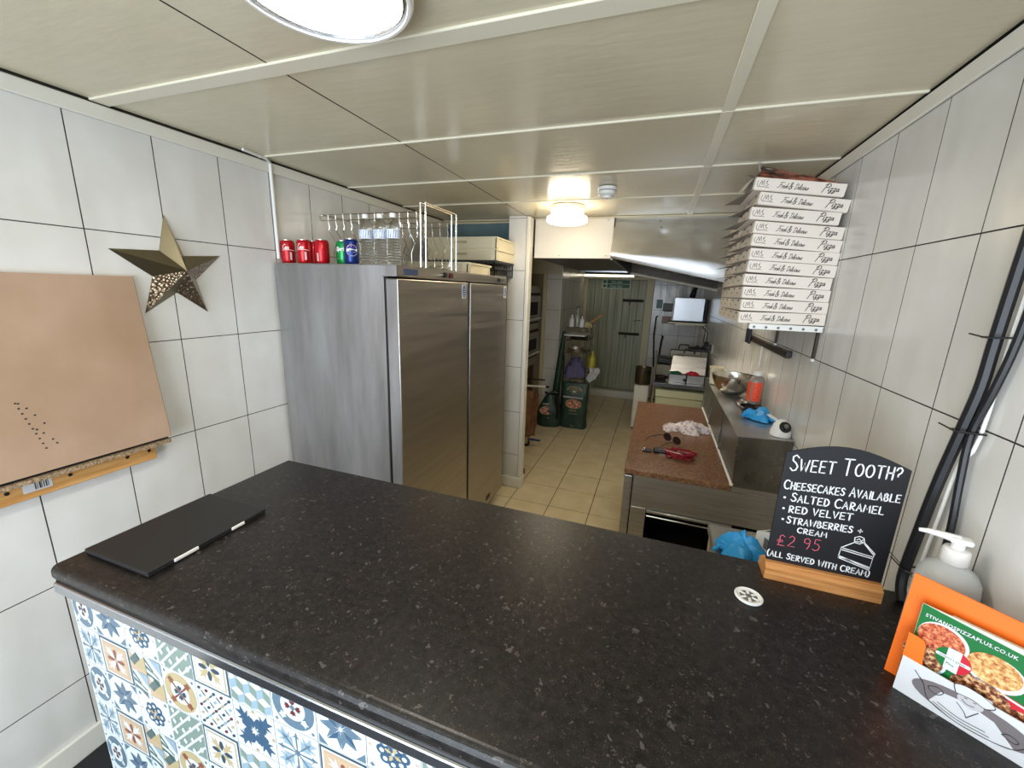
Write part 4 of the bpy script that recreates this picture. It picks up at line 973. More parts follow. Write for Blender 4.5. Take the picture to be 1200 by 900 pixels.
b = crumple(.29, 2.90, .86, .115, .095, .075, m_towel, 3, 4, 44, 16); b2 = crumple(.165, 2.87, .86, .055, .055, .05, m_towel, 8, 3)
b.add(b2.v, b2.f, m_towel, True); b2 = crumple(.375, 2.93, .86, .05, .05, .035, m_towel, 12, 3); b.add(b2.v, b2.f, m_towel, True)
single('tea_towel', b, 'crumpled stained pale tea towel on the granite worktop', 'cloth')
# sunglasses
sgx = thing('sunglasses', 'dark sunglasses with thin arms lying on the granite', 'glasses', (.165, 2.60, .861))
m_lens = mat('dark_lens', rgb(40, 30, 30), .1); 
TG = lambda p: (p[0] * math.cos(-.75) - p[2] * math.sin(-.75), p[0] * math.sin(-.75) + p[2] * math.cos(-.75), p[1])
for s_ in (-1, 1): part('lens', B().poly([(s_ * .036 + x, .026 + y) for x, y in ell(0, 0, .031, .025, 16)], 0, .002, m_lens, TG), sgx)
part('bridge', B().tube([TG(p) for p in ((-.012, .03, .001), (0, .034, .001), (.012, .03, .001))], .002, m_chrome, 6), sgx)
part('arm', B().tube([TG(p) for p in ((-.061, .034, 0), (-.070, .034, -.04), (-.085, .026, -.10), (-.09, .006, -.13))], .0022, m_black, 6), sgx)
part('arm', B().tube([TG(p) for p in ((.061, .034, 0), (.058, .030, -.05), (.04, .022, -.10), (.025, .004, -.13))], .0022, m_black, 6), sgx)
# keys
ky = thing('car_keys', 'black key fob with keys beside the red strap on the granite', 'keys', (.055, 2.385, .861))
part('key_fob', B().rbox(-.055, -.005, -.016, .014, 0, .014, m_black, .005, 2), ky)
part('key_fob', B().rbox(.003, .082, -.012, .036, 0, .026, m_black, .012, 3), ky)
part('key_blade', B().rbox(.04, .13, -.018, -.004, .001, .004, m_chrome, .0008, 1), ky)
part('key_ring', B().tube([(-.05 + .011 * math.cos(t), -.006 + .011 * math.sin(t), .0165) for t in [k * PI / 6 for k in range(13)]], .0015, m_chrome, 6), ky)
# red lanyard
rl = thing('red_lanyard', 'tangled dark red glossy strap on the granite by the keys', 'strap', (.20, 2.36, .861))
m_rl = mat('dark_red_strap', rgb(128, 18, 32), .3)
rnd = random.Random(5)
for k in range(5):
    pts = []
    for i in range(9):
        t = i / 8 * 2 * PI * .9 + k * 1.3
        pts.append((.065 * math.cos(t) + rnd.uniform(-.02, .02), .040 * math.sin(t) + rnd.uniform(-.015, .015), .008 + .011 * (k % 3) + rnd.uniform(0, .008)))
    a = smooth_pts([(p[0], p[1]) for p in pts], 3); c = smooth_pts([(p[0], p[2]) for p in pts], 3)
    part('strap_loop', B().tube([(p[0], p[1], max(q[1], .007)) for p, q in zip(a, c)], .0065, m_rl, 6), rl)

# things on top of the topping unit
def bowl(b, r, h, m, c, n=36): return b.lathe([(.02, .001), (r * .45, .004), (r * .80, h * .38), (r * .97, h * .82), (r, h), (r * 1.03, h + .003), (r * 1.02, h + .006), (r * .975, h + .003), (r * .94, h * .82), (r * .76, h * .40), (r * .40, .012), (0, .010)], m, c, n)
bw = thing('mixing_bowl', 'large shiny steel mixing bowl on the topping unit', 'bowl', (.512, 2.96, 1.133))
part('bowl_shell', bowl(B(), .128, .125, m_chrome, (0, 0, 0)), bw)
bh = thing('plastic_beaker', 'cream plastic tub standing behind the steel bowl', 'tub', (.45, 3.28, 1.133))
part('tub', B().lathe([(0, 0), (.035, 0), (.045, .12), (.048, .125), (.043, .125), (.033, .006), (0, .006)], m_cplast, n=20), bh)
sb = thing('sauce_bottle', 'clear sauce bottle with bright orange labels and white cap', 'bottle', (.592, 2.69, 1.133), (0, 0, -.3))
m_sauce = mat('dark_sauce', rgb(70, 50, 48), .25); m_ol = mat('orange_red_label', rgb(246, 84, 46), .45)
part('bottle_body', B().lathe([(0, 0), (.038, 0), (.042, .006), (.042, .150), (.036, .170), (.022, .180), (.022, .184), (0, .184)], mat('hazy_clear_plastic', rgb(190, 178, 168), .2, trans=.5), n=28), sb)
part('sauce', B().lathe([(0, .003), (.038, .004), (.0395, .05), (0, .05)], m_sauce, n=24), sb)
part('cap', B().lathe([(.024, .184), (.026, .186), (.026, .206), (.024, .208), (0, .208)], m_wplast, n=24), sb)
for a0, a1 in ((-1.35, -.55), (-.30, .85)):
    nn = 8; vs = []
    for i in range(nn + 1):
        a = a0 + (a1 - a0) * i / nn
        for z in (.035, .148): vs.append((.0428 * math.sin(a), -.0428 * math.cos(a), z))
    lb = part('label', B().add(vs, [(2 * i, 2 * i + 2, 2 * i + 3, 2 * i + 1) for i in range(nn)], m_ol), sb)
    b = B()
    for k in range(6):
        z = .05 + k * .016; stroke(b, [((a0 + .15) * .043, z), ((a0 + .15 + (.5 if k % 2 else .35)) * .043, z)], .003, mat('label_dark_red', rgb(180, 40, 30), .5), lambda p: ((.0432 + p[2]) * math.sin(p[0] / .043), -(.0432 + p[2]) * math.cos(p[0] / .043), p[1]))
    part('label_print', b, lb)
sp = thing('steel_ladle', 'dull steel ladle lying on the topping unit in front of the bowl', 'ladle', (.53, 2.74, 1.133))
part('ladle_cup', B().lathe([(0, .001), (.02, .003), (.032, .016), (.034, .026), (.031, .026), (.018, .006), (0, .005)], m_steel, (0, -.08, 0), 18), sp)
part('ladle_handle', B().tube([(.0, -.048, .024), (.01, .0, .014), (.02, .05, .008)], .005, m_steel, 8), sp)
pn = thing('black_tray', 'black round pan under the orange-labelled bottle', 'pan', (.565, 2.60, 1.133))
m_gl = m_blue
def glove(name, lab, loc, rotz, s=1.0, seed=1):
    t = thing(name, lab, 'glove', loc, (0, 0, rotz)); rnd = random.Random(seed)
    b = crumple(0, 0, 0,   .06 * s, .045 * s, .06 * s, m_gl, seed, 3, 30, 9)
    part('palm', b, t)
    for k in range(4):
        a = -.5 + k * .32; L_ = rnd.uniform(.02, .035) * s; z = rnd.uniform(.008, .02)
        part('finger', B().tube([(.02 * math.cos(a), .03 * math.sin(a), z), (.045 * s * math.cos(a) + .01, .045 * math.sin(a) * s, z + .006), ((.045 + L_) * math.cos(a + .2), (.045 + L_) * math.sin(a + .2), .008)], [.009, .0085, .006], m_gl, 8), t)
    part('cuff', B().tube([(-.03 * s, 0, .014), (-.06 * s, .004, .016), (-.085 * s, -.004, .013)], [.015, .013, .014], m_gl, 10), t)
    return t
part('pan', B().lathe([(0, .001), (.045, .001), (.055, .012), (.058, .018), (.054, .018), (.043, .005), (0, .005)], m_black, n=24), pn)
glove('blue_glove', 'crumpled blue glove lying on the topping unit by the security camera', (.565, 2.39, 1.133), 2.6, 1.15, 4)
glove('blue_glove', 'crumpled blue glove lying behind the counter near the label printer', (.335, 1.335, .951), 2.6, 1.25, 9)
dm = thing('dome_camera', 'white dome security camera resting on the topping unit', 'camera', (.602, 2.135, 1.134), (0, 0, .25))
TD = lambda p: p
part('dome_body', B().lathe([(0, 0), (.042, 0), (.044, .006), (.042, .020), (.036, .045), (.026, .066), (.014, .076), (0, .079)], m_wplast, n=32), dm)
tilt = Matrix.Rotation(math.radians(62), 3, 'X')
TE = lambda p: tuple(tilt @ Vector(p) + Vector((-.004, -.026, .046)))
part('eyeball', B().lathe([(.0, .006), (.024, .006), (.026, .010), (.025, .014), (.020, .016), (0, .016)], m_black, n=28, T=TE), dm)
part('lens', B().lathe([(0, .016), (.010, .016), (.0095, .020), (0, .022)], m_grey, (.002, .004, 0), 18, TE), dm)
part('lens', B().lathe([(0, .016), (.005, .016), (.0045, .019), (0, .020)], m_lens, (-.006, -.012, 0), 14, TE), dm)
part('antenna', B().tube([(.01, .03, .05), (-.02, .10, .07)], .003, m_wplast, 6).tube([(.022, .03, .05), (-.006, .11, .07)], .003, m_wplast, 6), dm)

# side table behind the counter with label printer
stb = thing('side_table', 'small stainless shelf table just behind the counter at right', 'table', (.255, 1.17, 0))
part('tabletop', B().rbox(0, .375, 0, .34, .922, .950, m_steel, .003, 1), stb)
for x in (.02, .355):
    for y in (.02, .32): part('leg', B().tube([(x, y, 0), (x, y, .922)], .014, m_chrome, 8), stb)
pr = thing('label_printer', 'small white label printer with a dark screen behind the chalkboard', 'printer', (.455, 1.40, .950), (0, 0, .5))
part('body', B().poly([(-.055, 0), (.055, 0), (.055, .052), (-.02, .086), (-.055, .078)], -.045, .045, m_wplast, lambda p: (p[2], p[0], p[1])), pr)
part('screen', B().add([(-.030, .030, .0655), (.030, .030, .0655), (.030, -.010, .0835), (-.030, -.010, .0835)], [(0, 1, 2, 3)], mat('grey_screen', rgb(70, 74, 76), .2)), pr)
part('screen_frame', B().add([(-.035, .034, .0640), (.035, .034, .0640), (.035, -.014, .0850), (-.035, -.014, .0850)], [(0, 1, 2, 3)], m_black), pr)
part('side_label', B().box(-.0458, -.0452, -.040, .02, .012, .05, m_grey), pr)

# ================================================================ PIZZA BOXES on wall shelf
sh = thing('box_shelf', 'white perforated wall shelf under the pizza boxes', 'shelf', (XR, 2.0, 1.64))
part('shelf_plate', B().rbox(-.270, -.002, 0, .86, .008, .014, m_wplast, .002, 1), sh)
part('end_plate', B().rbox(-.272, -.006, -.003, .002, -.010, .014, m_wplast, .0012, 1), sh)
for k in range(6): part('hole', B().lathe([(.0055, 0), (.0055, .001), (0, .001)], m_grey, n=10, T=lambda p, k=k: (-.255 + k * .045 + p[0], -.0032 - p[2], .0 + p[1])), sh)
for y in (.035, .64):
    part('bracket', B().rbox(-.012, -.002, y, y + .016, -.125, .006, mat('dark_bracket', rgb(74, 66, 58), .5, .5), .002, 1).rbox(-.2, -.004, y, y + .016, -.004, .006, mat('dark_bracket', g1(.1), .5), .002, 1), sh)
    part('bracket_tip', B().rbox(-.014, -.002, y - .001, y + .017, -.136, -.124, m_wplast, .002, 1), sh)
m_bin = mat('box_inside_grey', rgb(150, 143, 134), .8); m_scr = mat('box_script_ink', rgb(62, 54, 52), .7)
BW, BH, BD = .313, .0465, .313
def pizza_box():
    t = link('pizza_box', None)
    part('tray', B().box(.002, BW - .002, .002, BD, 0, BH - .003, m_box).box(0.004, BW - .004, 0, .003, .001, BH - .004, m_box), t)
    part('lid', B().box(0, BW, -.001, BD, BH - .003, BH, m_box), t)
    fp = part('front_panel', B().rbox(0, BW, -.0035, -.001, .001, BH, m_box, .0006, 1), t)
    TPB = lambda p: (p[0], -.0037 - p[2], p[1])
    b = B()
    for q in ([(.016, .016), (.022, .036), (.026, .020), (.030, .038), (.034, .018)], [(.038, .030), (.043, .036), (.041, .026), (.049, .022), (.040, .016)], [(.014, .012), (.030, .013), (.052, .012)], [(.010, .034), (.008, .020), (.014, .012)], [(.043, .039), (.044, .0395)]):
        stroke(b, q, .0017, m_scr, TPB, 0, True)
    part('emblem_print', b, fp)
    b = B(); x = script(b, 'Fresh', .082, .014, .020, .0018, m_scr, TPB, .25, 1.0); part('slogan_print', b, fp)
    b = B(); x = script(b, '&', x + .004, .012, .024, .0024, m_scr, TPB, .2, .8); part('slogan_print', b, fp)
    b = B(); x = script(b, 'Delicious', x + .007, .013, .020, .0017, m_scr, TPB, .25, .88); part('slogan_print', b, fp)
    b = B(); script(b, 'Pizza', .238, .016, .024, .0026, m_scr, TPB, .25, 1.12); part('word_print', b, fp)
    # left side with fold tabs
    sd = part('side_panel', B().box(-.0025, 0, .004, BD - .004, .001, BH - .002, mat('box_side_card', rgb(206, 196, 182), .75)), t)
    for y in (.045, .19):
        part('vent_slot', B().box(-.0032, -.0024, y, y + .03, BH - .010, BH - .003, m_scr), sd)
        part('side_print', B().box(-.0030, -.0024, y + .055, y + .085, .017, .023, mat('pale_ink', rgb(130, 120, 110), .7)), sd)
    return t
def side_flap(t, s):
    part('open_flap', B().add([(0, .02, .001), (0, BD - .01, .001), (-.055 * s, BD - .03, -.010 * s), (-.012 * s, .06, -.002), (0, .02, .003), (0, BD - .01, .003), (-.055 * s, BD - .03, -.008 * s), (-.012 * s, .06, 0)], [(3, 2, 1, 0), (4, 5, 6, 7), (0, 1, 5, 4), (1, 2, 6, 5), (2, 3, 7, 6), (3, 0, 4, 7)], m_bin), t, 'open grey card flap')
zl = [1.699, 1.753, 1.806, 1.859, 1.913, 1.962, 2.018, 2.068, 2.122, 2.178, 2.233]
zr = [1.703, 1.751, 1.798, 1.845, 1.893, 1.941, 1.987, 2.036, 2.090, 2.135, 2.192]
xl = [.330, .331, .329, .326, .332, .333, .334, .334, .311, .336, .310]
ordw = ['bottom', 'second', 'third', 'fourth', 'fifth', 'sixth', 'seventh', 'eighth', 'ninth', 'tenth', 'topmost']
pb0 = pizza_box(); flap_from = 4
allb = []
for i in range(11):
    t = pb0 if i == 0 else copy_tree(pb0)
    allb.append(t)
zprev = 1.6545
for i, t in enumerate(allb):
    x = min(xl[i], XR - BW - .003)
    a = math.atan2(zr[i] - zl[i], .314)
    t.location = (x, 2.0 + random.uniform(-.002, .002), zl[i] - BH + (.0015 if i == 0 else 0)); t.rotation_euler = (0, -a, 0)
    tag(t, ('bottom pizza box of the front stack' if i == 0 else 'topmost pizza box of the front stack with a raised picture lid' if i == 10 else '%s pizza box from the bottom of the front stack' % ordw[i]), 'pizza box', 'flat white pizza boxes stacked on the wall shelf')
    if i >= flap_from: side_flap(t, .6 + .06 * i)
tp = allb[10]
m_tom = mat('tomato_lid_print', rgb(150, 80, 60), .4)
noisy(m_tom, coords(m_tom, (1, 1, 1)), 26, [(.36, rgb(60, 40, 34)), (.5, rgb(176, 96, 76)), (.62, rgb(206, 132, 108))], 2)
part('raised_lid', B().add([(.0, .004, BH + .001), (BW, .004, BH + .001), (BW, .12, BH + .030), (.03, .15, BH + .082), (.0, .004, BH + .003), (BW, .004, BH + .003), (BW, .12, BH + .032), (.03, .15, BH + .084)], [(3, 2, 1, 0), (4, 5, 6, 7), (0, 1, 5, 4), (2, 3, 7, 6), (0, 4, 7, 3), (1, 2, 6, 5)], m_tom), tp, 'lid printed with tomatoes')
b = B(); m_tp = mat('tomato_print_red', rgb(198, 84, 60), .35)
TL2 = lambda p: (p[0], .02 + p[1] * .85, BH + .014 + (.016 + p[1] * .85) * (.56 - .32 * p[0] / BW) + p[2])
for k in range(4): b.flat(ell(.10 + k * .045, .035, .018, .016, 14), .002, m_tp, TL2)
b.flat(ell(.045, .06, .034, .03, 18), .002, mat('dark_bowl_print', rgb(58, 40, 34), .4), TL2); b.flat(ell(.045, .065, .016, .012, 14), .003, m_towel, TL2); b.flat([(.005, .0), (.012, .0), (.014, .11), (.03, .15), (.008, .15)], .003, m_card, TL2)
part('lid_print', b, tp)
part('side_wing', B().add([(-.004, .02, BH * .2), (-.004, .17, BH * .2), (-.02, .20, BH + .055), (.012, .205, BH + .06), (.0, .03, BH)], [(0, 1, 2, 4), (2, 3, 4)], m_bin).add([(-.03, .02, .0), (-.045, .09, -.005), (-.02, .10, .045), (-.004, .03, .052)], [(0, 1, 2, 3)], m_box), tp, 'grey folded wing')
z = 1.6545
for i in range(9):
    t = copy_tree(pb0); t.location = (.333 - .0, 2.325 + .006 * math.sin(i * 1.7), z + .0005); z += .0545 if i > 3 else .052
    tag(t, '%s pizza box of the rear stack behind the front one' % ordw[i], 'pizza box', 'pizza boxes in the rear stack')
    if i >= 3: side_flap(t, .9)
# knife strip on the right wall
ks = thing('knife_strip', 'dark magnetic knife strip on the right wall below the boxes', 'knife rack', (XR - .001, 2.36, 1.485))
part('strip', B().rbox(-.022, -.001, 0, .95, -.016, .020, mat('brown_steel_strip', rgb(96, 84, 72), .35, .8), .003, 1), ks)
part('end_cap', B().rbox(-.026, -.0005, -.02, .012, -.008, .024, m_black, .004, 2), ks)
for k, (y, lab) in enumerate(((3.20, 'nearest black-handled knife hanging under the pizza boxes'), (3.29, 'farthest black-handled knife hanging under the pizza boxes'))):
    kn = thing('kitchen_knife', lab, 'knife', (XR - .034, y, 1.50))
    part('handle', B().rbox(-.009, .009, -.014, .014, -.05, .05, m_black, .005, 2), kn)
    part('blade', B().rbox(-.001, .001, -.016, .016, .05, .15, m_chrome, .0004, 1), kn)
hk = thing('wall_hook_wire', 'bent pale wire hook hanging on the right wall below the knife strip', 'hook', (XR - .01, 2.9, 1.43))
part('hook', B().tube([(0, .02, .05), (-.004, 0, 0), (-.006, -.01, -.09), (-.006, .02, -.12)], .004, m_wplast, 6), hk)

# ================================================================ LEFT REAR: oven, sacks, rack
ov = thing('pizza_oven', 'two-deck steel pizza oven in the bay behind the pillar', 'oven', (-1.86, 4.95, 0))
oo = off(1.86, -4.95, 0); m_ov = mat('dull_oven_steel', rgb(130, 122, 104), .35, .8); OX = -1.49
part('housing', B().rbox(-2.2, OX, 4.42, 5.32, .80, 1.82, m_ov, .006, 1, oo), ov)
for z0, z1 in ((.94, 1.24), (1.38, 1.70)):
    d = part('oven_door', B().rbox(OX, OX + .03, 4.50, 5.24, z0, z1, m_ov, .005, 1, oo), ov)
    part('door_frame', B().box(OX + .0, OX + .004, 4.47, 5.27, z0 - .03, z1 + .03, m_dark, oo), d)
    part('door_window', B().rbox(OX + .030, OX + .034, 4.62, 5.10, z0 + .08, z1 - .08, m_dark, .002, 1, oo), d)
    part('door_handle', B().tube([oo((OX + .06, 4.58, z0 + .04)), oo((OX + .06, 5.16, z0 + .04))], .010, m_chrome, 8), d)
    part('latch', B().rbox(OX + .03, OX + .05, 4.64, 4.70, z1 - .05, z1 - .03, m_wplast, .003, 1, oo), d)
for x in (-2.14, -1.55):
    for y in (4.48, 5.26): part('leg', B().box(x - .02, x + .02, y - .02, y + .02, 0, .80, m_ov, oo), ov)
part('stand_shelf', B().box(-2.15, -1.54, 4.46, 5.28, .34, .36, m_ov, oo), ov)
tr = thing('cardboard_carton', 'dark blue and white carton on the oven stand shelf', 'box', (-1.75, 4.9, .36))
part('carton', B().rbox(-.15, .15, -.2, .25, 0, .26, mat('dark_blue_carton', rgb(40, 42, 66), .6), .004, 1), tr)
part('carton_label', B().box(.151, .153, -.1, .15, .06, .14, m_card), tr)
pl = thing('pizza_peel', 'pizza peel with a white pole sticking out past the pillar', 'peel', (-1.5, 4.5, .655))
part('pole', B().tube([(-.1, 0, -.01), (.36, 0, .012)], .012, m_wplast, 10), pl)
part('end_cap', B().tube([(.355, 0, .0118), (.392, 0, .0135)], .014, m_black, 10), pl)
part('blade', B().rbox(-.45, -.1, -.15, .15, -.014, -.010, m_ov, .001, 1), pl)
single('black_bar', B().tube([(-1.6, 4.52, .72), (-1.17, 4.55, .735)], .010, m_black, 8), 'short black rod just above the white peel pole', 'rod')
wbds = wood('brown_mdf', rgb(112, 74, 48), rgb(134, 92, 62), rgb(150, 106, 74), (3, 3, 3), 3, .6)
for i, (x0, y, w_, h_, rz, lab) in enumerate(((-1.50, 4.40, .20, .60, .1, 'brown wooden panel leaning in the oven bay, nearer one'), (-1.52, 4.62, .23, .52, -.05, 'brown wooden panel leaning in the oven bay, farther one'))):
    single('wood_panel', B().box(0, w_, 0, .018, 0, h_, wbds, lambda p: (p[0] + p[2] * .04, p[1] + p[2] * .12, p[2])), lab, 'panel', (x0, y, .001), (0, 0, rz))
cs = thing('trolley_castor', 'black castor wheel with blue brake lever beside the pillar', 'castor', (-1.25, 4.24, .0))
part('wheel', B().lathe([(0, -.012), (.04, -.012), (.045, -.006), (.045, .006), (.04, .012), (0, .012)], m_black, n=22, T=lambda p: (p[0] - .03, p[2], p[1] + .0455)), cs)
part('fork', B().rbox(-.05, -.005, -.02, -.015, .04, .12, m_chrome, .002, 1).rbox(-.05, -.005, .015, .02, .04, .12, m_chrome, .002, 1).rbox(-.05, -.005, -.02, .02, .115, .122, m_chrome, .002, 1), cs)
part('brake_lever', B().rbox(0, .14, -.014, .014, .085, .103, mat('blue_lever', rgb(38, 58, 120), .4), .005, 2), cs)
part('castor_plate', B().rbox(-.10, .02, -.04, .04, .122, .13, m_chrome, .002, 1), cs)
ptr = thing('dustpan_brush', 'narrow terracotta hand brush standing against the pillar side', 'brush', (-1.09, 3.50, .001))
part('bristles', B().rbox(-.007, .02, -.06, .06, 0, .05, mat('terracotta_plastic', rgb(128, 70, 52), .6), .004, 1), ptr)
part('handle', B().rbox(-.006, .012, -.02, .02, .05, .27, mat('terracotta_plastic', g1(.2), .6), .005, 2), ptr)

m_sack = mat('dark_green_sack', rgb(34, 60, 50), .45); noisy(m_sack, coords(m_sack), 9, [(.3, rgb(26, 48, 40)), (.7, rgb(42, 72, 60))]); bump(m_sack, coords(m_sack), 14, .5, .02, 2)
m_bread = mat('bread_print', rgb(176, 110, 84), .5); noisy(m_bread, coords(m_bread), 34, [(.38, rgb(120, 58, 44)), (.5, rgb(186, 120, 94)), (.62, rgb(216, 172, 146))], 2)
m_gold = mat('gold_print', rgb(178, 158, 104), .5)
sa = thing('flour_sack', 'tall upright dark green flour sack in front of the wire rack', 'sack', (-.915, 5.12, 0))
def sackf(u, v):
    a = u * 2 * PI; q = v; w_ = .175 * (1 - .05 * math.sin(q * PI)) + (.004 * math.sin(q * 20 + a * 3)); d_ = .085 * (1 - .55 * max(0, q - .75) / .25)
    cx = math.copysign(abs(math.cos(a)) ** .35, math.cos(a)); sy = math.copysign(abs(math.sin(a)) ** .6, math.sin(a))
    return (cx * w_, sy * d_ + .06, q * .60 + .001)
b = B().grid(32, 14, sackf, m_sack); b.add([sackf(i / 32, 1) for i in range(32)], [tuple(range(32))], m_sack); b.add([sackf(i / 32, 0) for i in range(32)], [tuple(range(31, -1, -1))], m_sack)
part('sack_body', b, sa)
TK = lambda p: (p[0], -.0285 - p[2] + (max(0, p[1] - .44) * .24), p[1])
b = B()
b.flat(ell(.0, .335, .105, .062, 26), .001, m_gold, TK); b.flat(ell(.0, .335, .098, .056, 26), .002, m_bread, TK)
for k in range(9): a = math.radians(20 + k * 17.5); stroke(b, [(.085 * math.cos(a), .50 + .055 * math.sin(a)), (.104 * math.cos(a), .50 + .070 * math.sin(a))], .012, m_gold, TK, .003)
for r in (.035, .055): stroke(b, arc(0, .49, r, r, 10, 170, 10), .006, m_gold, TK, .003)
b.flat(arc(0, .49, .022, .018, 0, 180, 8), .003, m_card, TK); stroke(b, [(-.05, .475), (.05, .475)], .004, m_gold, TK, .003)
part('sack_print', b, sa)
b = B(); text(b, 'ORIGINALE FLOUR', .031, m_card, lambda p: TK((p[0] - .145, p[1] + .412, p[2])), .003, .001); text(b, 'TIPO 00', .028, m_gold, lambda p: TK((p[0] - .055, p[1] + .235, p[2])), .003, .0005); stroke(b, [(-.05, .205), (.06, .202)], .005, m_gold, TK, .003)
text(b, '16kg', .024, m_gold, lambda p: TK((p[0] - .03, p[1] + .03, p[2])), .003, .0005)
part('sack_lettering', b, sa)
s2 = thing('flour_sack', 'slumped half-empty dark green flour sack with a black knotted top', 'sack', (-1.235, 5.13, 0), (0, 0, .25))
def slump(u, v):
    a = u * 2 * PI; q = v; rx = .175 * (1 - .15 * (1 - q) ** 3) * (1 - .72 * max(0, q - .45) / .55 * (.7 + .3 * q)); ry = .12 * (1 - .6 * max(0, q - .5) / .5)
    k = 1 + .07 * math.sin(5 * a + q * 4) * q
    return (math.copysign(abs(math.cos(a)) ** .7, math.cos(a)) * rx * k, math.copysign(abs(math.sin(a)) ** .8, math.sin(a)) * ry * k, q * .42 + .001)
b = B().grid(32, 14, slump, m_sack); b.add([slump(i / 32, 1) for i in range(32)], [tuple(range(32))], m_sack); b.add([slump(i / 32, 0) for i in range(32)], [tuple(range(31, -1, -1))], m_sack)
part('sack_body', b, s2)
part('knotted_top', B().tube([(0, 0, .40), (.01, 0, .43), (.06, .0, .46), (.10, -.01, .44)], [.035, .025, .03, .02], m_black, 8).tube([(-.02, 0, .42), (-.07, -.02, .45)], [.02, .015], m_black, 8).tube([(.09, -.06, .40), (.11, -.10, .25), (.10, -.11, .12)], [.03, .028, .02], m_black, 8), s2)
TS2 = lambda p: (p[0], -.108 - p[2] + max(0, p[1] - .2) * .28, p[1])
b = B(); b.flat(ell(-.035, .225, .10, .056, 24), .012, m_gold, TS2); b.flat(ell(-.035, .225, .093, .050, 24), .014, m_bread, TS2); text(b, 'ORIGIN', .026, m_card, lambda p: TS2((p[0] - .10, p[1] + .30, p[2])), .016, .0008); text(b, '00', .024, m_gold, lambda p: TS2((p[0] - .03, p[1] + .12, p[2])), .014, .0005)
part('sack_print', b, s2)

wr_ = thing('wire_shelving', 'narrow chrome wire shelving unit by the rear door', 'shelving', (-.98, 5.62, 0))
for x in (-.15, .15):
    for y in (-.26, .26): part('post', B().tube([(x, y, .0), (x, y, 1.33)], .011, m_chrome, 8), wr_)
SZ = (.20, .62, .96, 1.13, 1.30)
for z in SZ:
    b = B().tube([(-.15, -.26, z), (.15, -.26, z), (.15, .26, z), (-.15, .26, z), (-.15, -.26, z)], .006, m_chrome, 6)
    for k in range(9): yy = -.22 + k * .055; b.tube([(-.15, yy, z), (.15, yy, z)], .003, m_chrome, 5)
    part('wire_shelf', b, wr_)
def lbottle(name, lab, x, y, z, h, r, m, mc, grp=None, liq=None):
    t = thing(name, lab, 'bottle', (x, y, z), group=grp)
    part('bottle_body', B().lathe([(0, 0), (r, 0), (r, h * .55), (r * .8, h * .66), (r * .35, h * .78), (r * .33, h * .93), (0, h * .93)], m, n=16), t)
    part('cap', B().lathe([(r * .42, h * .92), (r * .42, h), (0, h)], mc, n=12), t)
    if liq: part('oil', B().lathe([(0, .003), (r * .93, .004), (r * .93, h * .30), (0, h * .30)], liq, n=16), t)
m_glass = mat('pale_glass', rgb(206, 212, 200), .1, trans=.6); m_oil = mat('olive_oil', rgb(168, 160, 30), .2)
ZT = 1.307
lbottle('squeeze_bottle', 'white squeeze bottle at the left on top of the wire shelving', -1.07, 5.42, ZT, .16, .034, m_wplast, m_chrome)
lbottle('oil_bottle', 'tall glass oil bottle with a dark cap on the wire shelving', -1.0, 5.44, ZT, .27, .032, m_glass, m_black, None, m_oil)
lbottle('squeeze_bottle', 'white squeeze bottle right of the oil bottle on the shelving', -.935, 5.43, ZT, .15, .032, m_wplast, m_chrome)
single('rolling_pin', B().tube([(-.88, 5.45, ZT + .02), (-.70, 5.60, ZT + .17)], .012, m_pine, 8), 'wooden stick leaning diagonally on top of the wire shelving', 'stick')
single('dough_bag', crumple(-.865, 5.48, ZT - .001, .055, .06, .08, mat('yellow_bag', rgb(206, 190, 140), .5), 6), 'pale yellow bag on the top right of the wire shelving', 'bag')
ty = thing('white_tray', 'white shallow tray on the second wire shelf', 'tray', (-1.0, 5.55, 1.137))
part('tray', B().rbox(-.13, .14, -.28, .18, .06, .078, m_wplast, .005, 2), ty); part('dark_pan', B().lathe([(0, 0), (.10, 0), (.12, .055), (.115, .058), (0, .05)], m_black, n=20), ty)
single('metal_tin', B().lathe([(0, 0), (.11, 0), (.125, .05), (.12, .05), (.105, .006), (0, .006)], m_steel, (-1.0, 5.5, 1.137 - .17 + .002), 20), 'round metal tin on the third wire shelf', 'tin')
single('purple_cloth', crumple(-1.0, 5.52, .628, .14, .20, .30, mat('purple_fabric', rgb(96, 90, 124), .8), 11, 4, 30, 10), 'bundled purple cloth on the middle wire shelf', 'cloth')
single('dark_bag', crumple(-1.0, 5.50, .206, .14, .19, .36, mat('black_bag', rgb(34, 32, 34), .5), 15, 4, 26, 9), 'black bag on the lowest wire shelf', 'bag')
lbottle('yellow_jug', 'yellow plastic bottle at the right side of the shelving', -.765, 5.44, .78, .22, .05, mat('yellow_plastic', rgb(170, 160, 50), .4), mat('yellow_plastic', g1(.3), .4))
single('hanging_white_cloth', B().grid(8, 10, lambda u, v: (-.80 + .13 * u + .02 * math.sin(v * 5), 5.40 + .03 * math.sin(u * 7 + v * 3), .78 - .20 * v * (1 - .45 * abs(u - .4))), m_card).grid(8, 10, lambda u, v: (-.80 + .13 * u + .02 * math.sin(v * 5), 5.406 + .03 * math.sin(u * 7 + v * 3), .78 - .20 * v * (1 - .45 * abs(u - .4))), m_card), 'white cloth hanging from the right side of the shelving', 'cloth')
single('green_roll', B().tube([(-1.205, 5.26, .02), (-1.19, 5.27, .5), (-1.16, 5.29, .95), (-1.135, 5.30, 1.26)], [.055, .05, .038, .02], mat('green_tarp', rgb(26, 56, 34), .5), 12), 'tall dark green folded bag leaning at the left of the shelving', 'bag')

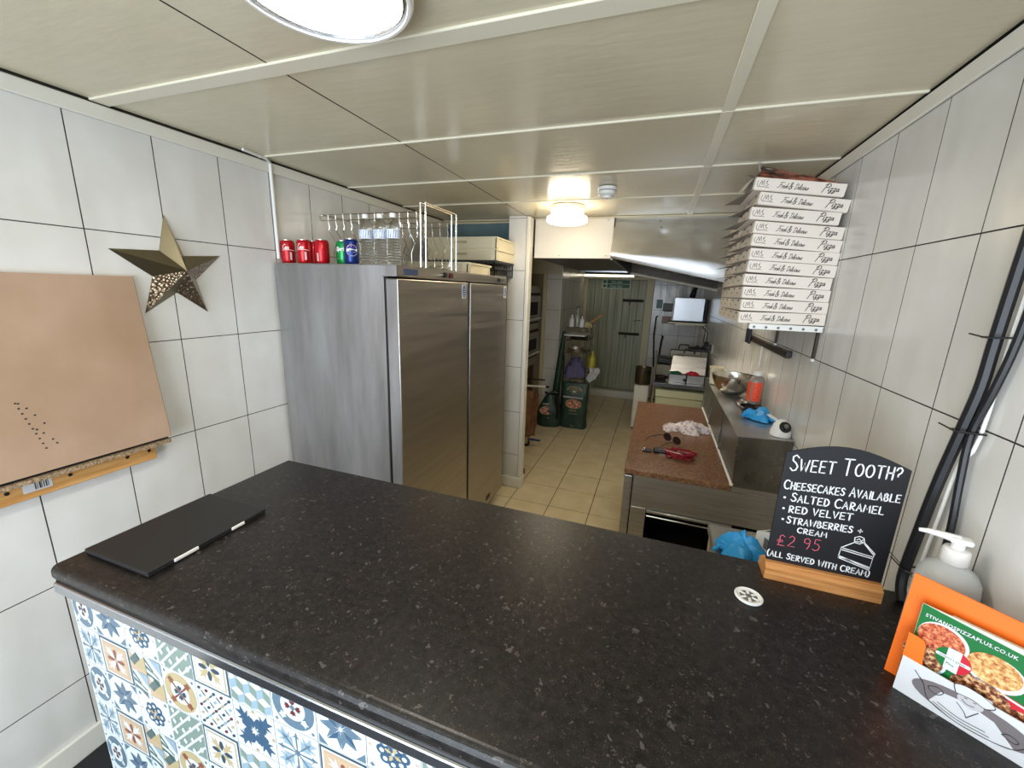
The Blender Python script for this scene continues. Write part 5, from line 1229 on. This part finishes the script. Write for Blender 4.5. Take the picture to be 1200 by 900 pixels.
# ================================================================ RIGHT REAR: fryer table etc.
ft_ = thing('fryer_table', 'steel table in front of the rear wall carrying the fryer', 'table', (.33, 5.0, 0))
part('tabletop', B().rbox(-.31, .29, 0, .65, .715, .75, m_steel, .004, 1), ft_)
part('front_lip', B().rbox(-.31, .29, -.008, 0, .705, .745, m_wplast if 0 else m_alu, .002, 1), ft_)
for x in (-.295, .275):
    for y in (.02, .62): part('leg', B().tube([(x, y, 0), (x, y, .715)], .015, m_chrome, 8), ft_)
for x, lab in ((-.295, 1),): part('upright_post', B().tube([(x, .02, .75), (x, .02, 1.06)], .012, m_steel, 8).tube([(x, .02, 1.04), (x, .6, 1.04)], .010, m_steel, 8), ft_)
cf = thing('chest_freezer', 'low cream chest cabinet under the fryer table', 'cabinet', (.35, 5.06, 0))
m_cf = mat('greenish_cream_enamel', rgb(212, 210, 176), .35)
part('body', B().rbox(-.27, .25, .02, .55, .02, .56, m_cf, .01, 2), cf); part('lid', B().rbox(-.28, .26, 0, .56, .565, .66, m_cf, .012, 2), cf)
fy = thing('twin_fryer', 'steel twin-tank fryer with a propped lid and black handles', 'fryer', (.36, 5.15, .75))
part('tank', B().rbox(-.16, .03, -.05, .40, 0, .10, m_steel, .006, 1), fy); part('tank', B().rbox(.04, .23, -.05, .40, 0, .10, m_steel, .006, 1), fy)
part('propped_lid', B().add([(-.15, .02, .10), (.24, .02, .10), (.24, .10, .30), (-.13, .10, .30), (-.15, .03, .10), (.24, .03, .10), (.24, .11, .30), (-.13, .11, .30)], [(0, 1, 2, 3), (7, 6, 5, 4), (0, 3, 7, 4), (1, 5, 6, 2), (3, 2, 6, 7)], m_steel), fy)
part('control_head', B().rbox(-.16, .20, .34, .44, .10, .34, m_ov, .006, 1), fy)
for x, z in ((-.01, .36), (.06, .31)):
    part('lid_handle', B().tube([(x - .06, .30, z), (x - .05, .30, z + .055), (x + .05, .30, z + .055), (x + .06, .30, z)], .009, m_black, 8), fy)
part('control_knob', B().lathe([(0, 0), (.018, 0), (.018, .02), (0, .02)], m_black, n=14, T=lambda p: (.015 + p[0], -.052 - p[2], .04 + p[1])), fy)
single('green_cloth', crumple(.27, 5.16, .851, .07, .055, .03, mat('green_fabric', rgb(28, 96, 66), .8), 21, 3), 'green cloth on the left fryer tank', 'cloth')
single('red_cloth', crumple(.46, 5.14, .851, .07, .045, .045, mat('red_fabric', rgb(196, 30, 50), .7), 22, 3), 'bright red cloth on the right fryer tank', 'cloth')
wk_ = thing('black_pan', 'blackened round pan on the left of the fryer table', 'pan', (.11, 5.18, .75))
part('pan_bowl', B().lathe([(0, .001), (.06, .001), (.085, .04), (.088, .045), (.082, .044), (.055, .008), (0, .008)], m_dark, n=24), wk_); part('food', crumple(0, 0, .008, .06, .06, .045, mat('dark_food', rgb(74, 62, 48), .7), 31, 4), wk_)
gp = thing('contact_grill', 'dark contact grill with long handles behind the fryer', 'grill', (.17, 5.50, .75))
part('grill_base', B().rbox(-.12, .05, -.12, .10, 0, .16, m_ov, .006, 1), gp); part('grill_top', B().rbox(-.12, .05, -.13, .10, .17, .23, m_black, .01, 2), gp)
part('handle', B().tube([(-.10, -.14, .27), (.10, -.16, .25)], .013, m_black, 8).tube([(-.11, -.14, .20), (.09, -.16, .18)], .012, m_black, 8).tube([(.10, -.16, .25), (.17, -.17, .245)], .008, m_chrome, 8), gp)
cb_ = thing('chip_scuttle', 'grey steel box with black knobs beside the right wall', 'machine', (.56, 5.62, .75))
part('body', B().rbox(-.11, .075, -.12, .12, 0, .34, m_ov, .006, 1), cb_)
part('top_tray', B().rbox(-.13, .06, -.15, .12, .34, .37, m_black, .006, 1), cb_)
part('knob', B().lathe([(0, 0), (.02, .005), (.02, .03), (0, .035)], m_black, (-.05, -.02, .37), 12), cb_); part('knob', B().lathe([(0, 0), (.02, .005), (.02, .03), (0, .035)], m_black, (.03, .03, .37), 12), cb_)
# white box and stock pot left of the table
wbx = thing('white_cabinet', 'small white cabinet left of the fryer table by the door', 'cabinet', (-.09, 5.55, 0))
part('body', B().rbox(-.10, .08, -.12, .16, .02, .60, m_white, .006, 1), wbx); part('plinth', B().box(-.09, .07, -.10, .15, 0, .02, m_dark), wbx); part('cabinet_door', B().rbox(-.09, .07, -.128, -.12, .04, .58, m_white, .003, 1), wbx)
stp = thing('stock_pot', 'brown-stained steel stock pot on the white cabinet', 'pot', (-.10, 5.55, .60))
part('pot', B().lathe([(0, 0), (.095, 0), (.10, .006), (.10, .22), (.106, .226), (.10, .228), (.096, .22), (.09, .01), (0, .01)], mat('stained_steel', rgb(96, 84, 66), .4, .7), n=26), stp)
part('pot_handle', B().tube([(.09, -.06, .18), (.10, -.085, .18), (.03, -.118, .18), (.02, -.10, .18)], .006, m_black, 6), stp)
# toaster-like appliance on wall shelf
ap = thing('wall_shelf', 'grey steel wall shelf holding the silver appliance', 'shelf', (XR - .001, 6.2, 1.375))
part('shelf_plate', B().rbox(-.50, 0, -.02, .40, .0, .02, m_ov, .003, 1), ap); 
for y in (.0, .34): part('bracket', B().rbox(-.40, -.002, y, y + .02, -.02, 0, m_ov, .002, 1).rbox(-.03, -.002, y, y + .02, -.2, 0, m_ov, .002, 1), ap)
mw = thing('silver_appliance', 'silver-fronted black countertop oven on the wall shelf', 'oven', (.39, 6.24, 1.395))
part('casing', B().rbox(-.19, .245, .02, .33, 0, .32, m_black, .01, 2), mw); part('front_panel', B().rbox(-.185, .205, 0, .02, .015, .335, mat('silver_front', rgb(196, 200, 206), .3, .6), .006, 2), mw)
part('front_edge', B().rbox(-.20, -.183, -.008, .02, .01, .335, m_wplast, .004, 2), mw); part('vent', B().rbox(.205, .225, .0, .02, .05, .30, m_dark, .003, 1), mw)
single('flue_pipe', B().tube([(.44, 6.5, 1.74), (.46, 6.45, 1.86), (.50, 5.5, 2.0)], [.04, .03, .03], m_black, 10), 'black flexible pipe rising from the silver appliance to the canopy', 'pipe')
# tap, hose, dispenser, sign, sockets
tp_ = thing('spray_tap', 'dark tap and hose on the rear wall left of the silver appliance', 'tap', (-.02, 7.15, 1.0))
part('hose', B().tube([(.02, .0, .42), (.0, -.03, .40), (-.005, -.04, .10), (.03, -.04, -.30), (.04, -.02, -.42)], .012, m_dark, 8), tp_)
part('tap_body', B().tube([(.11, 0, -.25), (.11, -.05, -.20), (.12, -.06, .02), (.135, -.06, .09), (.12, -.08, .11)], .014, m_dark, 8), tp_); part('tap_valve', B().rbox(.06, .16, -.08, .0, -.30, -.22, m_ov, .008, 1), tp_)
single('soap_dispenser', B().rbox(-.036, .05, 7.12, 7.199, 1.545, 1.68, mat('teal_plastic', rgb(40, 96, 86), .4), .006, 2), 'small teal dispenser on the rear wall', 'dispenser')
pd = thing('towel_dispenser', 'grey wall box right of the teal dispenser', 'dispenser', (.14, 7.198, 1.5)); part('box', B().rbox(-.075, .08, -.10, 0, .0, .13, m_grey, .008, 2), pd)
part('slot', B().box(-.05, .05, -.103, -.10, .01, .02, m_dark), pd)
single('wall_notice', B().rbox(.07, .36, 7.19, 7.199, 1.30, 1.42, mat('faded_pink_notice', rgb(176, 150, 136), .6), .002, 1), 'faded pinkish notice on the rear wall tiles', 'sign')
so = thing('double_socket', 'white double socket with two black plugs on the right wall', 'socket', (XR - .001, 5.62, 1.165))
part('socket_plate', B().rbox(-.010, 0, -.40, .12, -.06, .05, m_wplast, .003, 1), so)
for y in (-.30, -.0): part('plug', B().rbox(-.06, -.010, y - .025, y + .025, -.03, .035, m_black, .006, 2), so)
for i, (y0, lab) in enumerate(((5.32, 'black flex rising from the nearer plug to the shelf'), (5.62, 'black flex rising from the farther plug to the shelf'))):
    single('power_flex', B().tube([(XR - .05, y0, 1.14), (XR - .07, y0 + .03, 1.22), (XR - .04, y0 + .25, 1.32), (XR - .06, 6.1 + .05 * i, 1.36)], .006, m_black, 6), lab, 'cable')
